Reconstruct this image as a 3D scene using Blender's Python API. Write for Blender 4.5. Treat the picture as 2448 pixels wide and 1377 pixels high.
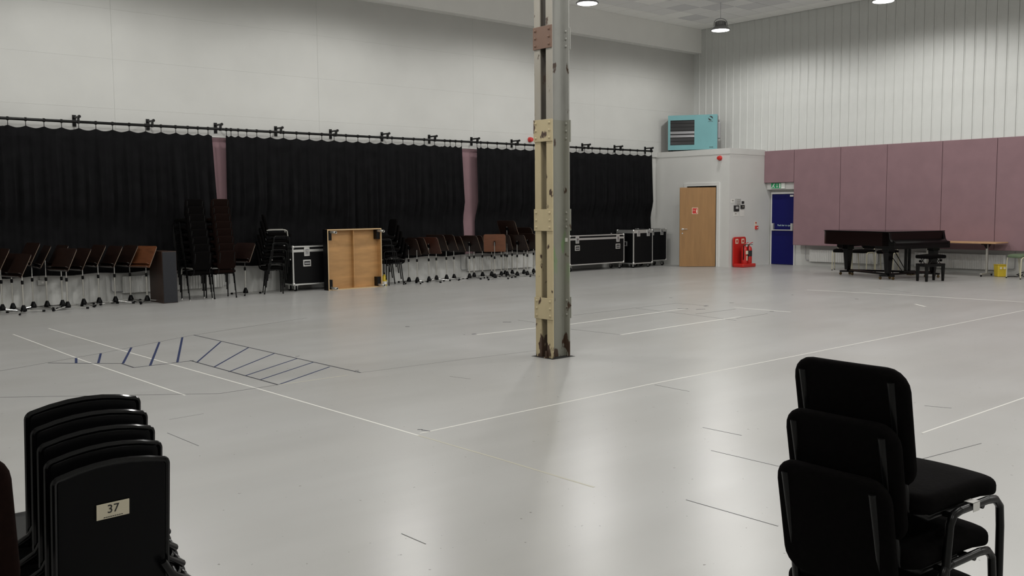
import bpy, bmesh, math, random
from mathutils import Vector, Matrix
random.seed(7)
PI = math.pi
for o in list(bpy.data.objects):
    bpy.data.objects.remove(o, do_unlink=True)
S = bpy.context.scene
COL = S.collection

# ------------------------------------------------------------------ camera
PPX, PPY, F = 1224.0, 688.5, 2244.698
CAM_H = 1.56
ROT = Matrix(((0.752175, 0.062194, -0.656025), (-0.658918, 0.058302, -0.749951), (-0.008395, 0.996360, 0.084833)))
def _orth():
    def d(x, y):
        return Vector((x-PPX, -(y-PPY), -F)).normalized()
    a = d(3794, 476); b = d(-751, 514)
    b = (b - a*a.dot(b)).normalized()
    z = a.cross(b)
    return Matrix((a, b, z))
ROT = _orth()
cam_d = bpy.data.cameras.new('camera'); cam = bpy.data.objects.new('camera', cam_d); COL.objects.link(cam)
cam_d.sensor_width = 36.0; cam_d.sensor_fit = 'HORIZONTAL'; cam_d.lens = F/2448*36.0
cam_d.clip_start = 0.05; cam_d.clip_end = 200
cam.matrix_world = Matrix.Translation((0, 0, CAM_H)) @ ROT.to_4x4()
S.camera = cam

# ------------------------------------------------------------------ world, exposure
w = bpy.data.worlds.new('world'); S.world = w; w.use_nodes = True
w.node_tree.nodes['Background'].inputs[0].default_value = (0.9, 0.95, 1.0, 1)
w.node_tree.nodes['Background'].inputs[1].default_value = 0.02
S.view_settings.view_transform = 'Standard'; S.view_settings.look = 'None'
S.view_settings.gamma = 1.0; S.view_settings.use_curve_mapping = False
S.view_settings.exposure = 0.0
try: S.cycles.diffuse_bounces = 8; S.cycles.max_bounces = 12
except Exception: pass
LAMP_POWER = 160.0
LAMP_CONE = 178.0
LAMP_Z = 5.80

# ------------------------------------------------------------------ pixel helpers (2448 x 1377 frame)
CP = Vector((0, 0, CAM_H))
def ray(x, y): return ROT @ Vector((x-PPX, -(y-PPY), -F))
def on_z(x, y, z=0.0):
    r = ray(x, y); return CP + r*((z-CAM_H)/r.z)
def on_y(x, y, Y):
    r = ray(x, y); return CP + r*(Y/r.y)
def on_x(x, y, X):
    r = ray(x, y); return CP + r*(X/r.x)

# ------------------------------------------------------------------ materials
MATS = {}
def mat(name, col, rough=0.5, metal=0.0, noise=0.0, scale=8.0, bump=0.0, spec=0.5, stretch=None, col2=None, emit=None, sheen=0.0, coat=0.0):
    m = bpy.data.materials.new(name); m.use_nodes = True
    nt = m.node_tree; b = nt.nodes['Principled BSDF']
    b.inputs['Roughness'].default_value = rough; b.inputs['Metallic'].default_value = metal
    b.inputs['Specular IOR Level'].default_value = spec
    if coat: b.inputs['Coat Weight'].default_value = coat; b.inputs['Coat Roughness'].default_value = 0.1
    if sheen: b.inputs['Sheen Weight'].default_value = sheen
    b.inputs['Base Color'].default_value = (*col, 1)
    if emit:
        b.inputs['Emission Color'].default_value = (*col, 1); b.inputs['Emission Strength'].default_value = emit
    if noise or bump or col2:
        tc = nt.nodes.new('ShaderNodeTexCoord'); mp = nt.nodes.new('ShaderNodeMapping')
        nt.links.new(tc.outputs['Object'], mp.inputs[0])
        if stretch: mp.inputs['Scale'].default_value = stretch
        n = nt.nodes.new('ShaderNodeTexNoise'); n.inputs['Scale'].default_value = scale; n.inputs['Detail'].default_value = 5
        nt.links.new(mp.outputs[0], n.inputs['Vector'])
        r = nt.nodes.new('ShaderNodeValToRGB'); nt.links.new(n.outputs['Fac'], r.inputs[0])
        a = tuple(max(0, c*(1-noise)) for c in col); e = col2 if col2 else tuple(min(1, c*(1+noise)) for c in col)
        r.color_ramp.elements[0].position = 0.3; r.color_ramp.elements[1].position = 0.7
        r.color_ramp.elements[0].color = (*a, 1); r.color_ramp.elements[1].color = (*e, 1)
        nt.links.new(r.outputs[0], b.inputs['Base Color'])
        if bump:
            bp = nt.nodes.new('ShaderNodeBump'); bp.inputs['Strength'].default_value = bump; bp.inputs['Distance'].default_value = 0.01
            nt.links.new(n.outputs['Fac'], bp.inputs['Height']); nt.links.new(bp.outputs[0], b.inputs['Normal'])
    MATS[name] = m
    return m

def floor_material():
    m = mat('floor_vinyl', (0.5, 0.5, 0.49), 0.3)
    nt = m.node_tree; b = nt.nodes['Principled BSDF']; L = nt.links
    tc = nt.nodes.new('ShaderNodeTexCoord')
    def nz(scale, detail, sc=(1, 1, 1)):
        mp = nt.nodes.new('ShaderNodeMapping'); mp.inputs['Scale'].default_value = sc; L.new(tc.outputs['Object'], mp.inputs[0])
        n = nt.nodes.new('ShaderNodeTexNoise'); n.inputs['Scale'].default_value = scale; n.inputs['Detail'].default_value = detail
        L.new(mp.outputs[0], n.inputs['Vector']); return n.outputs['Fac']
    def ramp(fac, p0, c0, p1, c1):
        r = nt.nodes.new('ShaderNodeValToRGB'); L.new(fac, r.inputs[0])
        r.color_ramp.elements[0].position = p0; r.color_ramp.elements[0].color = (*c0, 1)
        r.color_ramp.elements[1].position = p1; r.color_ramp.elements[1].color = (*c1, 1); return r.outputs[0]
    def mul(a, c):
        x = nt.nodes.new('ShaderNodeMix'); x.data_type = 'RGBA'; x.blend_type = 'MULTIPLY'; x.inputs[0].default_value = 1
        L.new(a, x.inputs[6]); L.new(c, x.inputs[7]); return x.outputs[2]
    base = ramp(nz(0.5, 4), 0.3, (0.385, 0.38, 0.365), 0.7, (0.43, 0.428, 0.42))
    smear = ramp(nz(1.0, 6, (0.35, 2.2, 1)), 0.25, (0.9, 0.9, 0.9), 0.7, (1, 1, 1))
    speck = ramp(nz(26, 2), 0.245, (0.35, 0.33, 0.3), 0.265, (1, 1, 1))
    L.new(mul(mul(base, smear), speck), b.inputs['Base Color'])
    rr = nt.nodes.new('ShaderNodeMapRange'); L.new(nz(1.3, 5, (0.5, 1.6, 1)), rr.inputs[0])
    rr.inputs[3].default_value = 0.26; rr.inputs[4].default_value = 0.34
    L.new(rr.outputs[0], b.inputs['Roughness'])
    bp = nt.nodes.new('ShaderNodeBump'); bp.inputs['Strength'].default_value = 0.012; bp.inputs['Distance'].default_value = 0.01
    L.new(nz(0.8, 1), bp.inputs['Height']); L.new(bp.outputs[0], b.inputs['Normal'])
    b.inputs['Specular IOR Level'].default_value = 0.45
    return m

def paint_material(name, low, high, rust_amt=0.5, zsplit=2.46, green=False):
    """old steel paint: one colour up to zsplit, another above, chipped to rust"""
    m = mat(name, low, 0.5)
    nt = m.node_tree; b = nt.nodes['Principled BSDF']; L = nt.links
    tc = nt.nodes.new('ShaderNodeTexCoord'); sp = nt.nodes.new('ShaderNodeSeparateXYZ'); L.new(tc.outputs['Object'], sp.inputs[0])
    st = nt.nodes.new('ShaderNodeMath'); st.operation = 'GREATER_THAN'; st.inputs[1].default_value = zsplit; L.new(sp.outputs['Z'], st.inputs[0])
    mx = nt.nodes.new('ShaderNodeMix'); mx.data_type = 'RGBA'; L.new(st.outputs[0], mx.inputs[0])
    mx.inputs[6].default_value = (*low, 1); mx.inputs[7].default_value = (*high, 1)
    cur = mx.outputs[2]
    def over(cur, fac, col):
        x = nt.nodes.new('ShaderNodeMix'); x.data_type = 'RGBA'; L.new(fac, x.inputs[0]); L.new(cur, x.inputs[6]); x.inputs[7].default_value = (*col, 1); return x.outputs[2]
    def nmask(scale, lo, hi, sc=(1, 1, 1), detail=6):
        mp = nt.nodes.new('ShaderNodeMapping'); mp.inputs['Scale'].default_value = sc; L.new(tc.outputs['Object'], mp.inputs[0])
        n = nt.nodes.new('ShaderNodeTexNoise'); n.inputs['Scale'].default_value = scale; n.inputs['Detail'].default_value = detail; L.new(mp.outputs[0], n.inputs['Vector'])
        r = nt.nodes.new('ShaderNodeMapRange'); L.new(n.outputs['Fac'], r.inputs[0]); r.inputs[1].default_value = lo; r.inputs[2].default_value = hi; return r.outputs[0], n.outputs['Fac']
    # grime
    g, _ = nmask(5, 0.45, 0.75, (1, 1, 0.4)); gm = nt.nodes.new('ShaderNodeMath'); gm.operation = 'MULTIPLY'; gm.inputs[1].default_value = 0.35; L.new(g, gm.inputs[0])
    cur = over(cur, gm.outputs[0], tuple(c*0.55 for c in low))
    if green:
        gz = nt.nodes.new('ShaderNodeMapRange'); L.new(sp.outputs['Z'], gz.inputs[0]); gz.inputs[1].default_value = 0.75; gz.inputs[2].default_value = 1.1
        gz2 = nt.nodes.new('ShaderNodeMapRange'); L.new(sp.outputs['Z'], gz2.inputs[0]); gz2.inputs[1].default_value = 1.52; gz2.inputs[2].default_value = 1.3
        k, _ = nmask(4.5, 0.5, 0.64, (2, 2, 0.7))
        mm = nt.nodes.new('ShaderNodeMath'); mm.operation = 'MULTIPLY'; L.new(gz.outputs[0], mm.inputs[0]); L.new(gz2.outputs[0], mm.inputs[1])
        m2 = nt.nodes.new('ShaderNodeMath'); m2.operation = 'MULTIPLY'; L.new(mm.outputs[0], m2.inputs[0]); L.new(k, m2.inputs[1])
        cur = over(cur, m2.outputs[0], (0.16, 0.27, 0.11))
    # rust: random chips plus more near the foot of the column
    _, n = nmask(9, 0, 1, (1, 1, 0.55))
    foot = nt.nodes.new('ShaderNodeMapRange'); L.new(sp.outputs['Z'], foot.inputs[0]); foot.inputs[1].default_value = 0.30; foot.inputs[2].default_value = 0.0
    foot.inputs[3].default_value = 0; foot.inputs[4].default_value = 0.2
    ad = nt.nodes.new('ShaderNodeMath'); ad.operation = 'ADD'; L.new(n, ad.inputs[0]); L.new(foot.outputs[0], ad.inputs[1])
    rm = nt.nodes.new('ShaderNodeMapRange'); L.new(ad.outputs[0], rm.inputs[0]); rm.inputs[1].default_value = 0.72-0.12*rust_amt; rm.inputs[2].default_value = 0.75-0.12*rust_amt
    cur = over(cur, rm.outputs[0], (0.055, 0.03, 0.018))
    L.new(cur, b.inputs['Base Color'])
    return m

M = MATS
floor_material()
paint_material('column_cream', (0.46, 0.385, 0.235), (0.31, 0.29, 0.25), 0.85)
paint_material('column_grey', (0.235, 0.235, 0.20), (0.28, 0.28, 0.26), 0.75, green=True)
paint_material('column_dark', (0.29, 0.24, 0.15), (0.07, 0.06, 0.05), 0.6)
paint_material('column_brown', (0.15, 0.09, 0.06), (0.16, 0.09, 0.06), 0.2)
mat('wall_white', (0.51, 0.512, 0.492), 0.6, noise=0.03, scale=1.5)
mat('wall_room_white', (0.59, 0.59, 0.57), 0.55, noise=0.02, scale=2)
mat('ceiling_white', (0.80, 0.80, 0.775), 0.6, noise=0.02, scale=2)
mat('clad_white', (0.57, 0.58, 0.562), 0.5, noise=0.05, scale=1.6)
mat('tile_light', (0.92, 0.92, 0.90), 0.85); mat('tile_mid', (0.82, 0.82, 0.815), 0.85); mat('tile_dark', (0.68, 0.68, 0.69), 0.85)
mat('mauve_fabric', (0.225, 0.137, 0.152), 0.9, noise=0.05, scale=3, bump=0.05)
mat('curtain_black', (0.0062, 0.0062, 0.0068), 0.95, noise=0.25, scale=5, sheen=0.0, spec=0.08)
mat('black_metal', (0.004, 0.004, 0.004), 0.3, spec=0.22)
mat('black_plastic', (0.0030, 0.0030, 0.0034), 0.3, spec=0.10)
mat('black_gloss', (0.002, 0.002, 0.0022), 0.14, spec=0.25)
mat('black_fabric', (0.0028, 0.0024, 0.0024), 0.95, noise=0.2, scale=60, bump=0.1, spec=0.04)
mat('brown_fabric', (0.0075, 0.0036, 0.0028), 0.95, noise=0.2, scale=60, spec=0.05)
mat('chrome', (0.62, 0.62, 0.60), 0.22, metal=1.0)
mat('aluminium', (0.60, 0.60, 0.58), 0.38, metal=0.75)
mat('steel_tube', (0.50, 0.49, 0.45), 0.35, metal=0.8)
mat('mahogany_shaded', (0.013, 0.0055, 0.0035), 0.4, noise=0.35, scale=6, stretch=(1, 6, 6))  # brown stand desks, with the shade they stand in put into the colour
mat('mahogany_half_lit', (0.045, 0.014, 0.008), 0.4, noise=0.2, scale=5, stretch=(1, 6, 6))  # same desk wood, painted as partly lit
mat('mahogany_lit', (0.12, 0.042, 0.017), 0.4, noise=0.2, scale=5, stretch=(1, 6, 6))  # same desk wood, painted as lit
mat('desk_edge', (0.17, 0.12, 0.08), 0.5)  # painted highlight for the lit edges of the desks
mat('cabinet_wood', (0.028, 0.012, 0.007), 0.45, noise=0.3, scale=4, stretch=(5, 5, 1))
mat('charcoal_cloth', (0.016, 0.017, 0.021), 0.9, noise=0.15, scale=50)
mat('case_black', (0.0040, 0.0040, 0.0044), 0.5, noise=0.15, scale=30, spec=0.12)
mat('plywood', (0.40, 0.22, 0.083), 0.55, noise=0.16, scale=2.2, stretch=(1, 1, 5))
mat('ply_edge', (0.50, 0.36, 0.2), 0.6)
mat('oak_door', (0.28, 0.148, 0.052), 0.45, noise=0.1, scale=2.5, stretch=(6, 6, 0.7))
mat('table_wood', (0.47, 0.28, 0.14), 0.4, noise=0.12, scale=3, stretch=(6, 1, 1))
mat('white_paint', (0.66, 0.66, 0.64), 0.4)
mat('radiator_white', (0.62, 0.62, 0.60), 0.35)
mat('blue_paint', (0.0035, 0.0045, 0.085), 0.45, spec=0.2)
mat('turquoise', (0.13, 0.31, 0.33), 0.4, noise=0.04, scale=3)
mat('grey_metal', (0.30, 0.30, 0.31), 0.4, metal=0.5)
mat('louvre_black', (0.012, 0.012, 0.013), 0.3)
mat('red_plastic', (0.50, 0.025, 0.02), 0.35)
mat('red_paint', (0.48, 0.02, 0.015), 0.3)
mat('cream_label', (0.72, 0.66, 0.5), 0.5); mat('paper_white', (0.66, 0.65, 0.62), 0.6); mat('paper_grey', (0.42, 0.42, 0.41), 0.6)
mat('plate_beige', (0.55, 0.50, 0.38), 0.45); mat('ink', (0.012, 0.012, 0.012), 0.6); mat('ink_grey', (0.2, 0.19, 0.16), 0.6)
mat('sign_green', (0.015, 0.30, 0.11), 0.4); mat('sign_white', (0.75, 0.78, 0.74), 0.4); mat('door_text', (0.55, 0.75, 0.68), 0.4)
mat('yellow_plastic', (0.60, 0.44, 0.03), 0.4); mat('cream_metal', (0.50, 0.47, 0.34), 0.4); mat('green_fabric', (0.10, 0.14, 0.08), 0.8)
mat('piano_black', (0.002, 0.0018, 0.0018), 0.15, spec=0.25)
mat('piano_mahogany', (0.006, 0.0018, 0.0016), 0.25, spec=0.2)
mat('ivory', (0.75, 0.72, 0.64), 0.35); mat('brass', (0.16, 0.11, 0.05), 0.4, metal=0.9)
mat('lamp_glow', (1.0, 1.0, 0.97), 0.5, emit=9.0)
mat('lamp_body', (0.25, 0.25, 0.25), 0.45, metal=0.3)
mat('tape_white', (0.68, 0.67, 0.63), 0.5); mat('tape_cream', (0.44, 0.42, 0.35), 0.5); mat('tape_blue', (0.010, 0.020, 0.075), 0.6, spec=0.2); mat('tape_black', (0.028, 0.03, 0.04), 0.6, spec=0.2)
mat('tape_grey', (0.13, 0.13, 0.13), 0.6, spec=0.2)
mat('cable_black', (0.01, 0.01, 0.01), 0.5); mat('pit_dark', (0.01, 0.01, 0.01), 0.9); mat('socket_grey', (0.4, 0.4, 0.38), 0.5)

# ------------------------------------------------------------------ mesh builder
class MB:
    def __init__(self): self.v = []; self.f = []
    def box(self, c, s, mtx=None):
        c = Vector(c); h = Vector(s)*0.5; b = len(self.v)
        for dz in (-1, 1):
            for dy in (-1, 1):
                for dx in (-1, 1):
                    p = Vector((dx*h.x, dy*h.y, dz*h.z))
                    if mtx: p = mtx @ p
                    self.v.append(c+p)
        for q in ((0, 2, 3, 1), (4, 5, 7, 6), (0, 1, 5, 4), (2, 6, 7, 3), (0, 4, 6, 2), (1, 3, 7, 5)):
            self.f.append([b+i for i in q])
        return self
    def bb(self, x0, x1, y0, y1, z0, z1):
        return self.box(((x0+x1)/2, (y0+y1)/2, (z0+z1)/2), (abs(x1-x0), abs(y1-y0), abs(z1-z0)))
    def tube(self, pts, r, n=8, cap=True, radii=None):
        pts = [Vector(p) for p in pts]; b = len(self.v); m = len(pts)
        t = (pts[1]-pts[0]).normalized()
        up = Vector((0, 0, 1)) if abs(t.z) < 0.9 else Vector((1, 0, 0))
        nx = t.cross(up).normalized()
        for i, p in enumerate(pts):
            if i == 0: ti = (pts[1]-pts[0]).normalized()
            elif i == m-1: ti = (pts[-1]-pts[-2]).normalized()
            else: ti = ((pts[i+1]-p).normalized()+(p-pts[i-1]).normalized()).normalized()
            nx = (nx-ti*nx.dot(ti)).normalized(); ny = ti.cross(nx)
            rr = radii[i] if radii else r
            for k in range(n):
                a = 2*PI*k/n
                self.v.append(p+nx*(math.cos(a)*rr)+ny*(math.sin(a)*rr))
        for i in range(m-1):
            for k in range(n):
                k2 = (k+1) % n
                self.f.append([b+i*n+k, b+i*n+k2, b+(i+1)*n+k2, b+(i+1)*n+k])
        if cap:
            self.f.append([b+k for k in range(n)][::-1]); self.f.append([b+(m-1)*n+k for k in range(n)])
        return self
    def lathe(self, prof, c=(0, 0, 0), n=16, mtx=None):
        c = Vector(c); b = len(self.v)
        for r, z in prof:
            for k in range(n):
                a = 2*PI*k/n; p = Vector((r*math.cos(a), r*math.sin(a), z))
                if mtx: p = mtx @ p
                self.v.append(c+p)
        for i in range(len(prof)-1):
            for k in range(n):
                k2 = (k+1) % n
                self.f.append([b+i*n+k, b+i*n+k2, b+(i+1)*n+k2, b+(i+1)*n+k])
        self.f.append([b+k for k in range(n)][::-1]); self.f.append([b+(len(prof)-1)*n+k for k in range(n)])
        return self
    def prism(self, poly, fn0, fn1):
        b = len(self.v); n = len(poly)
        self.v += [Vector(fn0(*p)) for p in poly]; self.v += [Vector(fn1(*p)) for p in poly]
        self.f.append([b+i for i in range(n)][::-1]); self.f.append([b+n+i for i in range(n)])
        for i in range(n):
            j = (i+1) % n; self.f.append([b+i, b+j, b+n+j, b+n+i])
        return self
    def pad(self, outline, th, er, fm, insets=(0.88, 0.66, 0.4, 0.18)):
        """cushion-like slab: outline in (u,v), rounded rim, fm(u,v,t) -> xyz, t from 0 to th"""
        cx = sum(p[0] for p in outline)/len(outline); cy = sum(p[1] for p in outline)/len(outline)
        n = len(outline)
        hx = max(abs(p[0]-cx) for p in outline); hy = max(abs(p[1]-cy) for p in outline)
        def ring(k, t, off=0.0):
            b = len(self.v)
            for (u, v) in outline:
                su = k*(1-off/hx); sv = k*(1-off/hy)
                self.v.append(Vector(fm(cx+(u-cx)*su, cy+(v-cy)*sv, t)))
            return b
        rings = []
        for k in insets[::-1]: rings.append(ring(k, 0, er))
        for i in range(5):
            a = PI/2*i/4; rings.append(ring(1, er-er*math.cos(a), er-er*math.sin(a)))
        for i in range(5):
            a = PI/2*i/4; rings.append(ring(1, th-er+er*math.sin(a), er-er*math.cos(a)))
        for k in insets: rings.append(ring(k, th, er))
        for r0, r1 in zip(rings, rings[1:]):
            for k in range(n):
                k2 = (k+1) % n; self.f.append([r0+k, r0+k2, r1+k2, r1+k])
        self.f.append([rings[0]+k for k in range(n)][::-1]); self.f.append([rings[-1]+k for k in range(n)])
        return self
    def mesh(self, name, m, smooth=False):
        me = bpy.data.meshes.new(name); me.from_pydata([tuple(p) for p in self.v], [], self.f)
        bm = bmesh.new(); bm.from_mesh(me); bmesh.ops.recalc_face_normals(bm, faces=bm.faces); bm.to_mesh(me); bm.free()
        me.materials.append(M[m] if isinstance(m, str) else m)
        if smooth:
            for p in me.polygons: p.use_smooth = True
            try: me.set_sharp_from_angle(angle=math.radians(40))
            except Exception: pass
        return me
    def build(self, name, m, parent=None, smooth=False, bevel=0.0, seg=2):
        o = bpy.data.objects.new(name, self.mesh(name, m, smooth)); COL.objects.link(o)
        if parent is not None: o.parent = parent
        if bevel:
            bv = o.modifiers.new('bevel', 'BEVEL'); bv.width = bevel; bv.segments = seg; bv.limit_method = 'ANGLE'; bv.angle_limit = math.radians(50)
        return o

def rrect(w, h, r, n=5, corners=(1, 1, 1, 1), cy=0.0, bow=0.0):
    pts = []
    for (sx, sy, a0, on) in ((1, -1, -PI/2, corners[0]), (1, 1, 0, corners[1]), (-1, 1, PI/2, corners[2]), (-1, -1, PI, corners[3])):
        rr = r if on else min(r*0.15, r)
        for i in range(n+1):
            a = a0+PI/2*i/n
            pts.append((sx*(w/2-rr)+rr*math.cos(a), sy*(h/2-rr)+rr*math.sin(a)+cy))
    # densify long edges
    out = []
    for i, p in enumerate(pts):
        q = pts[(i+1) % len(pts)]; out.append(p)
        d = math.hypot(q[0]-p[0], q[1]-p[1]); k = int(d/0.05)
        for j in range(1, k+1):
            out.append((p[0]+(q[0]-p[0])*j/(k+1), p[1]+(q[1]-p[1])*j/(k+1)))
    return out

def empty(name, loc=(0, 0, 0), rz=0.0):
    o = bpy.data.objects.new(name, None); COL.objects.link(o); o.location = loc; o.rotation_euler = (0, 0, rz); o.empty_display_size = 0.1
    return o
def tag(o, label, cat, group=None):
    o['label'] = label; o['category'] = cat
    if group: o['group'] = group
    return o
def thing(name, label, cat, loc=(0, 0, 0), rz=0.0, group=None):
    return tag(empty(name, loc, rz), label, cat, group)
def struct(o): o['kind'] = 'structure'; return o
def stuff(o): o['kind'] = 'stuff'; return o
def copy_tree(o, parent=None):
    c = o.copy(); COL.objects.link(c)
    if parent is not None: c.parent = parent
    for ch in o.children: copy_tree(ch, c)
    return c
def inst(name, me, parent, loc=(0, 0, 0), rot=(0, 0, 0)):
    o = bpy.data.objects.new(name, me); COL.objects.link(o); o.parent = parent; o.location = loc; o.rotation_euler = rot
    return o
def text(body, size, m, parent, name='lettering', mtx=None, ext=0.0005, align='CENTER'):
    cu = bpy.data.curves.new('t', 'FONT'); cu.body = body; cu.size = size; cu.extrude = ext; cu.align_x = align; cu.align_y = 'CENTER'
    to = bpy.data.objects.new('t', cu); COL.objects.link(to)
    dg = bpy.context.evaluated_depsgraph_get(); me = bpy.data.meshes.new_from_object(to.evaluated_get(dg))
    bpy.data.objects.remove(to, do_unlink=True); bpy.data.curves.remove(cu)
    me.materials.clear(); me.materials.append(M[m])
    if mtx is not None: me.transform(mtx)
    me.name = name; o = bpy.data.objects.new(name, me); COL.objects.link(o); o.parent = parent
    return o
def ordn(i): return ['lowest', 'second', 'third', 'fourth', 'fifth', 'sixth', 'seventh', 'eighth', 'ninth', 'tenth', 'eleventh', 'twelfth', 'thirteenth', 'fourteenth', 'fifteenth', 'sixteenth', 'seventeenth', 'eighteenth', 'nineteenth', 'twentieth'][i]
NTH = lambda i: 'first' if i == 0 else ordn(i)

# ================================================================== SETTING
YW = 16.85          # left wall, lower face
XW = 21.90          # far wall, lower face
XU = 21.60          # far wall, cladding face
XP = 21.55          # far wall, mauve panel face
YU = 16.80; YP = 16.76
ZC = 6.47           # ceiling
X0, Y0 = -4.0, -5.0
XF, YR, ZB = 20.02, 14.42, 2.99    # corner room: front face, side face, height

fl = struct(MB().bb(X0-.3, XW+.5, Y0-.3, YW+.5, -0.2, 0).build('floor', 'floor_vinyl'))
ce = struct(MB().bb(X0-.3, XW+.5, Y0-.3, YW+.5, ZC+.02, ZC+0.3).build('ceiling', 'tile_mid'))
wl = struct(MB().bb(X0-.3, XW+.5, YW, YW+.3, 0, ZC+.02).build('wall_left', 'wall_white'))
wb = struct(MB().bb(XW, XW+.3, Y0-.3, YW, 0, ZC+.02).build('wall_far', 'wall_white'))
struct(MB().bb(X0-.3, X0, Y0-.3, YW, 0, ZC+.02).build('wall_rear', 'wall_white'))
struct(MB().bb(X0, XW, Y0-.3, Y0, 0, ZC+.02).build('wall_right', 'wall_white'))

# ceiling tiles: nearest 300 in view as parts
T = 0.6
tm = {k: MB().box((0, 0, 0), (T-.012, T-.012, .018)).mesh('ceiling_tile', k) for k in ('tile_light', 'tile_mid', 'tile_dark')}
rest = MB()
nx0 = int((XU-X0)/T); ny0 = int((16.55-Y0)/T)
rt_ = random.Random(3)
for i in range(nx0):
    for j in range(ny0):
        x = XU-T*(i+.5)-.02; y = 16.55-T*(j+.5)
        if i < 17 and j < 17:
            edge = (i == 0 or j == 0)
            k = 'tile_light' if edge else rt_.choice(['tile_light', 'tile_mid', 'tile_mid', 'tile_dark', 'tile_mid'])
            inst('ceiling_tile', tm[k], ce, (x, y, ZC+.006))
        else:
            rest.box((x, y, ZC+.006), (T-.012, T-.012, .018))
stuff(rest.build('ceiling_tile_field', 'tile_mid', ce))
# bulkhead along the left wall at the ceiling
struct(MB().bb(X0, XU, 16.55, YW, 5.82, ZC).build('trim_1', 'ceiling_white'))

# left wall: large white wall panels above the curtain rail
vs = [-3.9, -2.24, 1.71, 5.66, 9.63, 13.60, 17.55, XU]
zs = [2.91, 3.32, 4.16, 5.0, 5.84]
for a, b in zip(vs, vs[1:]):
    for c, d in zip(zs, zs[1:]):
        MB().bb(a+.0012, b-.0012, YU, YW, c+.0006, d-.0006).build('wall_panel', 'wall_white', wl)
# left wall: mauve acoustic panels behind the curtain
x = -3.9
while x < 19.45:
    x1 = min(x+1.22, 19.5)
    MB().bb(x+.004, x1-.004, YP, YW, .53, 2.90).build('acoustic_panel', 'mauve_fabric', wl, bevel=.008)
    x = x1
# far wall: upper cladding planks
struct(MB().bb(XU+.03, XW, Y0, 16.85, 3.0, ZC+.02).build('wall_far_upper', 'wall_white'))
wu = bpy.data.objects['wall_far_upper']
pw = 0.228
prof = [(-pw/2+.004, .02), (-pw/2+.012, .004), (-pw/2+.05, 0), (pw/2-.03, 0), (pw/2-.012, -.014), (pw/2-.004, -.014), (pw/2-.001, .02)]
mb = MB().prism(prof, lambda a, b: (b, a, 3.0), lambda a, b: (b, a, ZC))
pm = mb.mesh('cladding_plank', 'clad_white')
y = 16.85-pw/2
while y > Y0:
    inst('cladding_plank', pm, wu, (XU, y, 0)); y -= pw
# far wall: mauve panels
seams = [13.53, 12.23, 11.03, 9.72, 8.53, 7.31, 6.09, 4.87, 3.65, 2.43, 1.21, 0, -1.22, -2.44, -3.66, -4.9]
for a, b in zip(seams, seams[1:]):
    MB().bb(XP, XW-.05, b+.004, a-.004, .545, 3.0).build('acoustic_panel', 'mauve_fabric', wb, bevel=.008)
MB().bb(XP, XW-.05, 13.534, YR-.002, 2.17, 3.0).build('acoustic_panel', 'mauve_fabric', wb, bevel=.008)
struct(MB().bb(XP+.14, XW, 13.54, YR, 1.99, 2.17).build('trim_2', 'white_paint', bevel=.004))

# corner room ---------------------------------------------------
FY0, FY1, FZ = 14.80, 15.76, 2.09   # door opening
m_ = MB().bb(XF, XF+.1, YR, FY0, 0, ZB).bb(XF, XF+.1, FY1, YW, 0, ZB).bb(XF, XF+.1, FY0, FY1, FZ, ZB)
struct(m_.build('wall_corner_room_front', 'wall_room_white'))
struct(MB().bb(XF+.1, XW, YR, YR+.1, 0, ZB).build('wall_corner_room_side', 'wall_room_white'))
struct(MB().bb(XF-.0, XW, YR, YW, ZB, ZB+.04).build('ceiling_corner_room', 'wall_room_white'))
struct(MB().bb(XF-.012, XF, YR-.012, YW, ZB-.10, ZB+.045).bb(XF, XP, YR-.012, YR, ZB-.10, ZB+.045).build('trim_3', 'wall_room_white'))
# oak door, ajar
hinge = Vector((XF-.01, FY0+.035, 0)); free = on_z(1622, 638)
ang = math.atan2(free.y-hinge.y, free.x-hinge.x)
d1 = struct(empty('door_1', hinge, ang))
DW, DH = 0.92, 2.05
MB().bb(0, DW, -.022, .022, .008, DH).build('door_leaf', 'oak_door', d1, bevel=.003)
# local -y or +y faces the camera? camera side is +y when rotated past 90 degrees
hd = MB().tube([(DW-.07, .022, .98), (DW-.07, .065, .98), (DW-.085, .072, .98), (DW-.19, .072, .98)], .010).build('door_handle', 'chrome', d1, smooth=True)
MB().lathe([(.026, 0), (.026, .008)], (DW-.07, .022, .98), 14, Matrix.Rotation(-PI/2, 3, 'X')).build('handle_rose', 'chrome', hd)
MB().lathe([(.018, 0), (.018, .006)], (DW-.07, .022, .87), 12, Matrix.Rotation(-PI/2, 3, 'X')).build('keyhole_plate', 'chrome', d1)
sg = MB().bb(.455, .605, .022, .026, 1.37, 1.53).build('fire_sign', 'cream_label', d1)
rs = MB().bb(.465, .595, .026, .027, 1.38, 1.52).build('sign_panel', 'red_paint', sg)
for zz in (.3, 1.05, 1.8): MB().tube([(0, -.024, zz-.05), (0, -.024, zz+.05)], .008).build('hinge', 'chrome', d1)
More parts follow.
